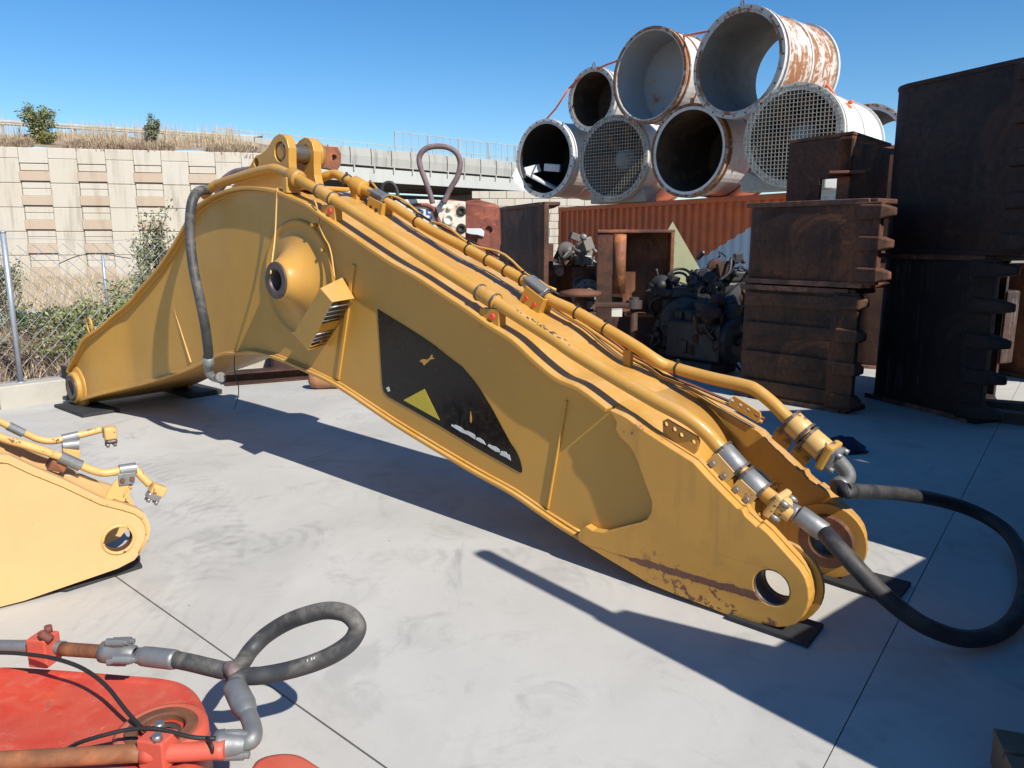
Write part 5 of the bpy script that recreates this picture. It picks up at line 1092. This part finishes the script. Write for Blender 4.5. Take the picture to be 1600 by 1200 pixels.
m = MB(); m.plate(wl_([(-1.197,9.2,1.988),(-1.106,9.2,2.01),(-0.987,9.2,1.995),(-0.928,9.2,1.944),(-0.885,9.2,1.842),(-0.827,9.2,1.739),(-0.708,9.2,1.672),(-0.711,9.2,1.457),(-0.831,9.2,1.502),(-1.054,9.2,1.65),(-1.203,9.2,1.753),(-1.35,9.2,1.849),(-1.436,9.2,1.973),(-1.388,9.2,2.083),(-1.269,9.2,2.09)]), [], Tw, .05, .10); m.build('back_plate', M['white_chip'], wb, bevel=.01)
m = MB(); m.plate(wl_([(-1.464,9.2,2.046),(-1.194,9.2,2.104),(-0.746,9.2,2.104),(-0.149,9.2,2.032),(-0.136,9.2,1.554),(-0.493,9.2,1.292),(-0.758,9.2,1.367),(-1.207,9.2,1.591),(-1.5,9.2,1.849)]), [], Tw, .12, .75); m.build('rust_body', M['rust_red'], wb, bevel=.03)
m = MB(); m.tube([(x, -.005, z) for x, z in wl_([(-1.226,9.2,2.017),(-1.106,9.2,2.032),(-0.987,9.2,2.024),(-0.92,9.2,1.988),(-0.884,9.2,1.9),(-0.848,9.2,1.82),(-0.789,9.2,1.753),(-0.692,9.2,1.694),(-0.587,9.2,1.665)])], [.012, .02, .026, .028, .028, .026, .024, .02, .012], 8); m.build('rib', M['rust_red'], wb)
for x, z in wl_([(-0.867,9.2,2.003),(-0.808,9.2,2.003),(-0.733,9.2,1.995)]): MB().lathe((x, 0, z), (0, -1, 0), [(0, .03), (.024, .03), (.028, .02), (.028, 0)], 12).build('bolt', M['white_chip'], wb)
for x, z, r in [(*q, r) for q, r in zip(wl_([(-0.591,9.2,1.959),(-0.594,9.2,1.761),(-0.742,9.2,1.864)]), (.028, .028, .04))]: MB().lathe((x, 0, z), (0, -1, 0), [(r + .03, 0), (r + .025, .02), (r, .02), (r - .003, .001), (0, .001)], 16).build('bolt_hole', M['hole'] if r < .03 else M['white_chip'], wb)
M['blueprint'] = simple('blue_stencil', (.04, .10, .30), .6, 0, .3)
cu = bpy.data.curves.new('digits', 'FONT'); cu.body = '35'; cu.size = .165; cu.extrude = .001; cu.align_x = 'CENTER'; cu.offset = .003
to = bpy.data.objects.new('digits', cu); col.objects.link(to); bpy.context.view_layer.update()
me = bpy.data.meshes.new_from_object(to.evaluated_get(bpy.context.evaluated_depsgraph_get())); bpy.data.objects.remove(to)
me.materials.clear(); me.materials.append(M['blueprint']); dg = bpy.data.objects.new('stencilled_number', me); col.objects.link(dg); dg.parent = wp
x, z = wl_([(-1.02,9.2,1.864)])[0]; dg.location = (x, -.003, z); dg.rotation_euler = (R(90), 0, 0); dg.scale = (1.15, 1, 1)
MB().box((x - .13, -.002, z + .03), (.05, .004, .03)).build('paint_mark', M['blueprint'], wp)
# rusty coupler right of it
rcp = empty('rusty_coupler', (-0.385,9.4) + (0,), 0, 'red rusty coupler with an eye, between the white bracket and the tall dark bucket', 'coupler'); wo = rcp.location
m = MB(); m.plate(wl_([(-0.557,9.4,2.085),(-0.419,9.4,2.107),(-0.183,9.4,2.047),(-0.184,9.4,1.725),(-0.246,9.4,1.695),(-0.307,9.4,1.725),(-0.385,9.4,1.65),(-0.562,9.4,1.635)]), [[p for p in wl_([(-0.451,9.4,1.995),(-0.397,9.4,1.995),(-0.399,9.4,1.846),(-0.452,9.4,1.846)])]], Tw, 0, .3); m.build('frame', M['rust_red'], rcp, bevel=.015)
m = MB(); m.plate(wl_([(-0.539,9.3,1.762),(-0.365,9.3,1.762),(-0.327,9.3,1.725),(-0.335,9.3,1.665),(-0.411,9.3,1.687),(-0.494,9.3,1.695),(-0.54,9.3,1.71)]), [], Tw, -.15, -.05); m.build('white_cover', M['white'], rcp, bevel=.01)
m = MB(); m.plate(wl_([(-0.554,9.4,1.65),(-0.308,9.4,1.65),(-0.332,9.4,1.475),(-0.464,9.4,1.437),(-0.556,9.4,1.483)]), [], Tw, .0, .25); m.build('lower_block', M['rust_dark'], rcp, bevel=.02)
ex, ez = wl_([(-0.274,9.3,1.747)])[0]
m = MB(); m.plate([(ex + .10 * math.cos(a), ez + .10 * math.sin(a)) for a in [k * math.pi / 10 for k in range(11)]] + [(ex - .16, ez - .2), (ex - .3, ez - .5), (ex + .06, ez - .55), (ex + .13, ez - .2)], [circ(ex, ez, .042, 14)], Tw, -.12, -.04); m.build('eye_arm', M['rust_red'], rcp, bevel=.006)
m = MB(); m.box((.05, .25, .65), (.75, .3, 1.3)); m.build('base_block', M['rust_dark'], rcp, bevel=.03)
# hose arch
m = MB(); P = [Vector(p) for p in [(-0.906,9,2.038),(-0.94,9,2.166),(-0.995,9,2.321),(-1.036,9,2.433),(-1.049,9,2.531),(-1.018,9,2.601),(-0.952,9,2.649),(-0.851,9,2.666),(-0.736,9,2.656),(-0.65,9,2.614),(-0.6,9,2.545),(-0.587,9,2.447),(-0.625,9,2.321),(-0.707,9,2.194),(-0.782,9,2.038)]]; c0 = P[0].copy(); m.tube(spline([p - c0 for p in P], 5), .031, 14)
o = m.build('hose_arch', M['rubber_brown']); o.location = c0; tag(o, 'weathered brown hose bent into a tall arch above the white bracket', 'hose')
m = MB(); P = [Vector(p) for p in [(-1.579,9.6,2.162),(-1.576,9.6,2.253),(-1.528,9.6,2.305),(-1.458,9.6,2.305),(-1.406,9.6,2.245),(-1.385,9.6,2.139)]]; c0 = P[0].copy(); m.tube(spline([p - c0 for p in P], 5), .022, 12)
o = m.build('small_hose', M['rubber']); o.location = c0; tag(o, 'small black hose arch in the shade under the bridge, left of the tall hose arch', 'hose')

# ================================================================ ENGINES
def engine(loc, rz, s, label, seed, mats, w=.8, h=1.2):
    r_ = random.Random(seed); o = empty('engine', loc, rz, label, 'engine', 'scrap engines in front of the container'); A_, B_, C_ = mats
    m = MB(); m.box((0, 0, h * .42), (w * .55, 1.0 * s, h * .5)); m.build('block', A_, o, bevel=.03)
    m = MB(); m.box((0, 0, h * .08), (w * .6, .8 * s, h * .16)); m.build('sump', A_, o, bevel=.03)
    for k in range(5): m = MB(); m.box((0, -.38 * s + k * .19 * s, h * .72), (w * .34, .15 * s, .14)); m.build('cylinder_head', B_, o, bevel=.02)
    m = MB(); m.lathe((0, -.5 * s, h * .45), (0, -1, 0), [(0, 0), (w * .30, 0), (w * .32, .05), (w * .30, .09), (w * .2, .11), (w * .07, .11), (w * .07, .16), (0, .16)], 28, sharp=True); m.build('flywheel', B_, o)
    for k in range(10):
        a = 2 * math.pi * k / 10; MB().cyl((w * .25 * math.cos(a), -.59 * s, h * .45 + w * .25 * math.sin(a)), (w * .25 * math.cos(a), -.62 * s, h * .45 + w * .25 * math.sin(a)), .016, 6).build('bolt', C_, o)
    m = MB(); m.lathe((-w * .3, -.25 * s, h * .78), (0, -1, .2), [(.04, .0), (.13, .02), (.15, .06), (.13, .1), (.07, .12), (.06, .2), (0, .2)], 20); m.build('turbocharger', C_, o)
    for k in range(22):
        P = [Vector((r_.uniform(-w * .36, w * .36), r_.uniform(-.6, -.1) * s, r_.uniform(.2, .85) * h))]
        for q in range(4): P.append(P[-1] + Vector((r_.uniform(-.16, .16), r_.uniform(-.14, .14), r_.uniform(-.2, .14))))
        m = MB(); m.tube(spline(P, 4), r_.uniform(.012, .032), 8); m.build('pipe', r_.choice(mats), o)
    for k in range(34):
        m = MB(); c_ = Vector((w * r_.uniform(-.33, .33), r_.uniform(-.56, .2) * s, r_.uniform(.25, .92) * h)); sz = [r_.uniform(.05, .19) for q in range(3)]
        if k % 2: m.box(c_, sz, M=Matrix.Rotation(r_.uniform(-.5, .5), 3, 'Y'))
        else: m.lathe(c_, (r_.uniform(-1, 1), -1, r_.uniform(-.5, .5)), [(0, 0), (sz[0] * .6, 0), (sz[0] * .6, sz[1]), (sz[0] * .3, sz[1] + .02), (0, sz[1] + .02)], 14, sharp=True)
        m.build('fitting', r_.choice(mats), o, bevel=.008)
    return o
M['eng_grey'] = simple('oily_grey_casting', (.12, .11, .10), .6, .2, .7, 6); M['eng_shade'] = simple('shade_black_casting', (.03, .03, .032), .5, .2, .6, 8); M['eng_pale'] = simple('pale_aluminium_casting', (.25, .235, .21), .5, .3, .6, 7)  # the near-black casting carries the engines' shade in its colour
ea = (0.92,10.599)
engine((ea[0] + .0, ea[1] + 1.2, 0), R(18), 1.0, 'rusty grey engine between the two tall rusty attachments', 3, (M['rust'], M['eng_pale'], M['eng_grey']), .75, 1.85)
eb_ = (2.335,9.944)
engine((eb_[0], eb_[1] + .6, 0), R(-10), 1.0, 'engine coloured shade-black with a coiled hose beside the open box attachment', 8, (M['eng_shade'], M['eng_shade'], M['eng_shade']), 1.0, 1.3)
ec_ = (3.037,10.599)
engine((ec_[0] + .1, ec_[1] + .8, 0), R(15), 1.1, 'engine coloured shade-black with a ragged top left of the strapped bucket', 11, (M['eng_shade'], M['eng_shade'], M['rust_dark']), 1.15, 1.55)
ed_ = (2.41,9.184)
engine((ed_[0], ed_[1] + .4, 0), R(40), .8, 'low shade-black engine added as dark fill in front of the ragged engine', 19, (M['eng_shade'], M['eng_shade'], M['rust_dark']), .9, .95)  # dark filler, added where the ground lies in shade
m = MB()
P0_ = Vector((2.143,9.9,1.168))
for k, r0 in enumerate((.13, .10)): m.tube([Vector((r0 * math.cos(a) * 1.1, .05 * k, r0 * .75 * math.sin(a) - .03 * k)) for a in [q * math.pi / 9 - .4 for q in range(12)]], .017, 8)
o = m.build('coiled_hose', M['rubber_grey']); o.location = P0_; tag(o, 'grey hose coil on top of the shade-black engine', 'hose')
# triangular plate
M['olive'] = simple('olive_painted_plate', (.30, .30, .17), .6, 0, .3, 3)
tp_ = empty('triangular_plate', (3.011,13.5) + (0,), 0, 'olive green triangular steel plate propped in front of the orange container', 'plate'); wo = tp_.location
m = MB(); m.plate(wl_([(2.763,13.5,1.931),(3.322,13.5,1.037),(3.493,13.5,0.737),(3.382,13.5,0.232),(2.48,13.5,0.232),(2.442,13.5,1.345)]), [], Tw, 0, .03); m.build('plate_face', M['olive'], tp_, bevel=.004)
x, z = wl_([(2.767,13.5,1.552)])[0]; MB().bar((x - .05, -.03, z - .02), (x + .05, -.03, z + .03), .03, .03).build('latch', M['eng_pale'], tp_)
m = MB(); m.box((.1, .35, .35), (.08, .6, .7)); m.build('prop', M['rust'], tp_)

# ================================================================ SMALL THINGS ON THE GROUND
p = [(-2.108,8.27,0)][0]
m = MB(); m.lathe((-.25, .0, .11), (1, .12, 0), [(0, 0), (.05, .0), (.09, .03), (.11, .10), (.10, .25), (.105, .5), (.06, .56), (0, .58)], 20)
M['leather'] = simple('orange_brown_wood', (.36, .17, .08), .6, 0, .5, 9)
o = m.build('wooden_log', M['leather']); o.location = (p[0] + .1, p[1] + .12, 0); tag(o, 'orange brown rounded log lying in the sun behind the arch of the boom', 'log')
a, b = [Vector(q) for q in [(-3.243,8.529,0),(-2.29,9.011,0)]]
bb = empty('steel_beam', a, math.atan2((b - a).y, (b - a).x), 'dark steel beam lying on the concrete seen under the arch of the boom', 'beam')
Lb = (b - a).length + 1.2
for z in (.006, .13): MB().box((Lb / 2, .12, z + .006), (Lb, .24, .014)).build('flange', M['rust_dark'], bb, bevel=.002)
MB().box((Lb / 2, .12, .073), (Lb, .014, .112)).build('web', M['rust_dark'], bb)
a = Vector([(-2.799,9.184,0)][0])
o = empty('counterweight_block', a, R(20), 'dark steel block against the kerb seen under the arch of the boom', 'steel block')
MB().box((.45, .3, .17), (1.1, .5, .34)).build('body', M['rust_dark'], o, bevel=.03); MB().box((.45, .03, .2), (.5, .05, .12)).build('rib', M['rust_dark'], o, bevel=.01)
p = [(2.56,5.941,0)][0]; m = MB(); rr_ = random.Random(2)
m.lathe((0, 0, 0), (0, 0, 1), [(0, .06), (.05, .065), (.10, .05), (.14, .02), (.16, .0)], 18)
m.v = [(x * (1 + .3 * rr_.random()), y * (1 + .5 * rr_.random()), z * (1 + .5 * rr_.random())) for x, y, z in m.v]
o = m.build('rag', simple('dark_blue_cloth', (.02, .025, .05), .9)); o.location = (p[0] + .08, p[1] - .02, .005); tag(o, 'dark blue rag on the concrete beyond the far fork of the boom', 'rag')
pal = [(1.503,2.12,0.1)][0]
pal = [(1.513,2.154,0.12)][0]
o = empty('pallet', (pal[0], pal[1] + .0, 0), R(-18), 'corner of an old dark wooden pallet at the bottom right of the picture', 'pallet')
for k in range(3): MB().box((.25, -k * .13 - .02, .115), (.5, .11, .022)).build('plank', M['timber2'], o, bevel=.003)
for x in (.05, .4): MB().box((x, -.15, .05), (.09, .38, .10)).build('bearer', M['timber2'], o, bevel=.003)
# ================================================================ PLANTS
def leafmat(name, a, b, tr=.25):
    t = NT(name); co = t.coord(); n = t.noise(co, 5, 4, .7); n2 = t.noise(co, 40, 2, .5)
    c = t.mix(t.step(n, .35, .65), a, b); c = t.mix(t.step(n2, .5, .8, 0, .5), c, tuple(min(1, k * 1.6) for k in b))
    t.b.inputs['Transmission Weight'].default_value = 0
    return t.done(c, .6)
M['leaf_green'] = leafmat('green_leaves', (.10, .125, .04), (.24, .25, .09)); M['leaf_olive'] = leafmat('grey_green_leaves', (.10, .12, .06), (.24, .25, .14))
M['leaf_dark'] = leafmat('dark_green_leaves', (.025, .045, .012), (.07, .11, .03)); M['leaf_yellow'] = leafmat('yellow_green_leaves', (.12, .13, .03), (.24, .22, .07))
M['twig'] = simple('dry_twigs', (.17, .12, .085), .9); M['twig_red'] = simple('reddish_dry_stems', (.20, .12, .09), .9)
M['straw'] = leafmat('dry_straw', (.34, .25, .13), (.50, .39, .22)); M['straw_pale'] = leafmat('pale_seed_heads', (.42, .33, .24), (.56, .46, .34)); M['heather'] = leafmat('dry_brown_weeds', (.19, .135, .095), (.32, .24, .16))
def shrub(name, loc, W, Hh, nleaf, ls, mat, label, seed, stems=9, cat='shrub', up=.5, mat2=None, group=None, twigm=None, dens=.5):
    r_ = random.Random(seed); o = empty(name, loc, 0, label, cat, group); st = MB(); lf = MB(); tips = []
    for k in range(stems):
        a = r_.uniform(0, 2 * math.pi); sp = r_.uniform(.15, 1); ht = Hh * r_.uniform(.55, 1.0) * (1 - .25 * sp)
        e = Vector((math.cos(a) * sp * W / 2, math.sin(a) * sp * W / 2, ht)); mid = e * .5 + Vector((r_.uniform(-.1, .1) * W, r_.uniform(-.1, .1) * W, ht * .12))
        P = spline([Vector((e.x * .1, e.y * .1, 0)), mid, e], 5); st.tube(P, [max(.003, .016 * Hh * (1 - i / len(P)) + .002) for i in range(len(P))], 4, caps=False)
        for q in range(7):
            b = P[int(len(P) * (.25 + .1 * q))] if int(len(P) * (.25 + .1 * q)) < len(P) else P[-1]
            t_ = b + Vector((r_.gauss(0, .13 * W), r_.gauss(0, .13 * W), r_.uniform(.0, .22) * Hh)); st.tube([b, t_], [.005 * Hh + .001, .0015], 3, caps=False); tips.append((b, t_))
        tips.append((P[-3], P[-1] + Vector((0, 0, .04 * Hh))))
    for k in range(nleaf):
        b, t_ = r_.choice(tips); f = r_.uniform(.1, 1.08); p = b.lerp(t_, f) + Vector((r_.gauss(0, dens * .09 * W), r_.gauss(0, dens * .09 * W), r_.gauss(0, dens * .07 * Hh)))
        if p.z < .02: p.z = .03
        d = Vector((r_.gauss(0, 1), r_.gauss(0, 1), r_.gauss(up, .7))).normalized(); s_ = Vector((r_.gauss(0, 1), r_.gauss(0, 1), r_.gauss(0, 1))).cross(d).normalized(); l = ls * r_.uniform(.6, 1.4)
        lf.m = 0 if r_.random() < .8 else 1
        lf.add([p, p + d * l * .5 + s_ * l * .26, p + d * l, p + d * l * .5 - s_ * l * .26], [(0, 1, 2, 3)])
    st.build('stems', twigm or M['twig'], o, recalc=False); lf.build('foliage', [mat, mat2 or mat], o, recalc=False)
    return o
def grass(name, spots, n, hh, w, mat, label, seed, lean=.3):
    """spots: function(random) -> base point; one uncountable sheet of blades"""
    r_ = random.Random(seed); m = MB()
    for k in range(n):
        c_ = spots(r_)
        if name.startswith('embankment') and math.sin(c_.x * 1.7) + math.sin(c_.x * .63 + c_.y) < -.55: continue
        for q in range(r_.randint(3, 7)):
            p = c_ + Vector((r_.gauss(0, .08), r_.gauss(0, .08), 0)); h = hh * r_.uniform(.4, 1.15); a = r_.uniform(0, 6.28); d = Vector((math.cos(a), math.sin(a), 0)) * h * r_.uniform(0, lean)
            s_ = Vector((math.sin(a * 3), math.cos(a * 3), 0)) * w; m.m = 0 if r_.random() < .7 else 1
            m.add([p - s_, p + s_, p + d * .45 + s_ * .7 + Vector((0, 0, h * .6)), p + d * .45 - s_ * .7 + Vector((0, 0, h * .6)), p + d + Vector((0, 0, h))], [(0, 1, 2, 3), (3, 2, 4)])
    o = m.build(name, mat, None, recalc=False); tag(o, label, 'grass', kind='stuff'); return o
def emb_p(s_, w): return Vector(emb(s_, w))
sx_ = lambda px, Y=46.: (px - 0) / 1.0
def emb_at(px, w):
    # along-wall position whose top shows at picture column px
    best = None
    k = (px - 800) / 1221
    # solve (WA + WD s - WN w): x = k*y
    b = WA - WN * w; s_ = (k * b.y - b.x) / (WD.x - k * WD.y); return emb_p(s_, w)
# shrubs on the embankment
grpE = 'green shrubs on the road embankment'
shrub('roadside_shrub', emb_at(80, 2.4), 2.1, 2.3, 2600, .15, M['leaf_green'], 'larger round green shrub on the road embankment at the left', 5, 16, mat2=M['leaf_olive'])
shrub('roadside_shrub', emb_at(251, 2.0), 1.0, 1.9, 1100, .14, M['leaf_olive'], 'smaller slender green shrub on the road embankment', 6, 9, mat2=M['leaf_yellow'])
shrub('roadside_weed', emb_at(88, 1.2), 2.0, .8, 800, .13, M['leaf_yellow'], 'yellowish low weed below the larger embankment shrub', 7, 8, cat='weed')
def e_spot(r_): 
    w = r_.uniform(.1, 4.3); return emb_p(r_.uniform(-8, 14), w)
grass('embankment_grass', lambda r_: emb_p(-8 + 22 * r_.random(), .3 + 3.8 * r_.random()), 2300, .42, .016, [M['straw'], M['straw_pale']], 'dry straw coloured grass covering the road embankment', 21)
def tall(r_):
    c_ = r_.choice((-1, 4.2, 5.5, 7.2, 11.0, 12.2, 8.6)); return emb_p(c_ + r_.gauss(0, .8), r_.uniform(1.8, 4))
grass('tall_dry_grass', tall, 420, 1.25, .009, [M['straw_pale'], M['straw']], 'tall feathery dry grass in front of the guard rail', 22, .18)
grass('embankment_weeds', lambda r_: emb_p(-8 + 22 * r_.random(), .05 + 1.6 * r_.random() ** 1.5), 4200, .34, .03, [M['heather'], M['twig_red']], 'low brown weeds spilling over the top of the retaining wall', 23, .6)
# verge between kerb and wall
def vp(s_, w):
    p = CURB0 + CURBD * s_ - CURBN * w; return Vector((p.x, p.y, verge_h(p.x, p.y)))
def vat(px, Y):
    x = (px - 800) / 1221 * Y; return Vector((x, Y, verge_h(x, Y) if (Vector((x, Y)) - CURB0).dot(-CURBN) > 0 else 0))
grass('verge_grass', lambda r_: vp(r_.uniform(-5, 9), .4 + 20 * r_.random() ** 1.3), 7000, .30, .008, [M['straw'], M['heather']], 'short dry grass and weeds on the verge beyond the fence', 31, .7)
grass('far_verge_grass', lambda r_: vat(r_.uniform(-20, 300), r_.uniform(19, 42)), 4200, .75, .014, [M['straw_pale'], M['straw']], 'long pale dry grass below the retaining wall', 32, .5)
grass('dry_brush', lambda r_: vp(r_.uniform(-3, 3.2), r_.uniform(.35, 2.6)), 650, .42, .006, [M['twig_red'], M['heather']], 'reddish dry brush growing along the fence', 33, .9)
shrub('olive_bush', vat(238, 19.), 1.35, 2.75, 2600, .085, M['leaf_olive'], 'tall grey green bush behind the left shoulder of the boom', 41, 15, mat2=M['leaf_green'], dens=.6)
shrub('green_bush', vat(205, 15.5), 1.3, 1.35, 1500, .06, M['leaf_olive'], 'ragged green bush in front of the tall grey green bush', 42, 12, mat2=M['leaf_yellow'])
shrub('edge_bush', vat(0, 15.), .75, 1.65, 1300, .06, M['leaf_olive'], 'upright grey green bush cut by the left edge of the picture', 43, 10, mat2=M['leaf_green'])
shrub('low_bush', vat(40, 14.), 1.2, .75, 1600, .06, M['leaf_dark'], 'low dark green bush on the verge behind the fence post', 44, 12, mat2=M['leaf_green'])
shrub('bramble', vat(92, 8.9), 1.2, .55, 2600, .05, M['leaf_green'], 'green bramble on the kerb left of the boom foot', 45, 14, mat2=M['leaf_yellow'])
shrub('bramble', vat(165, 10.2), 1.6, 1.0, 3200, .055, M['leaf_green'], 'dark bramble behind the low slope of the boom foot', 46, 14, mat2=M['leaf_green'])
shrub('bramble', vat(125, 9.6), .9, .8, 1500, .05, M['leaf_green'], 'bramble with reddish stems just above the boom foot', 47, 12, mat2=M['leaf_green'], twigm=M['twig_red'])
shrub('dry_bush', vat(20, 8.7), 1.3, .60, 500, .04, M['heather'], 'leafless reddish dry bush at the left behind the fence', 48, 26, mat2=M['leaf_dark'], twigm=M['twig_red'])
shrub('dry_bush', vat(110, 11.5), 1.9, .65, 700, .04, M['heather'], 'brown dry bush beyond the brambles', 49, 26, mat2=M['straw'], twigm=M['twig'])
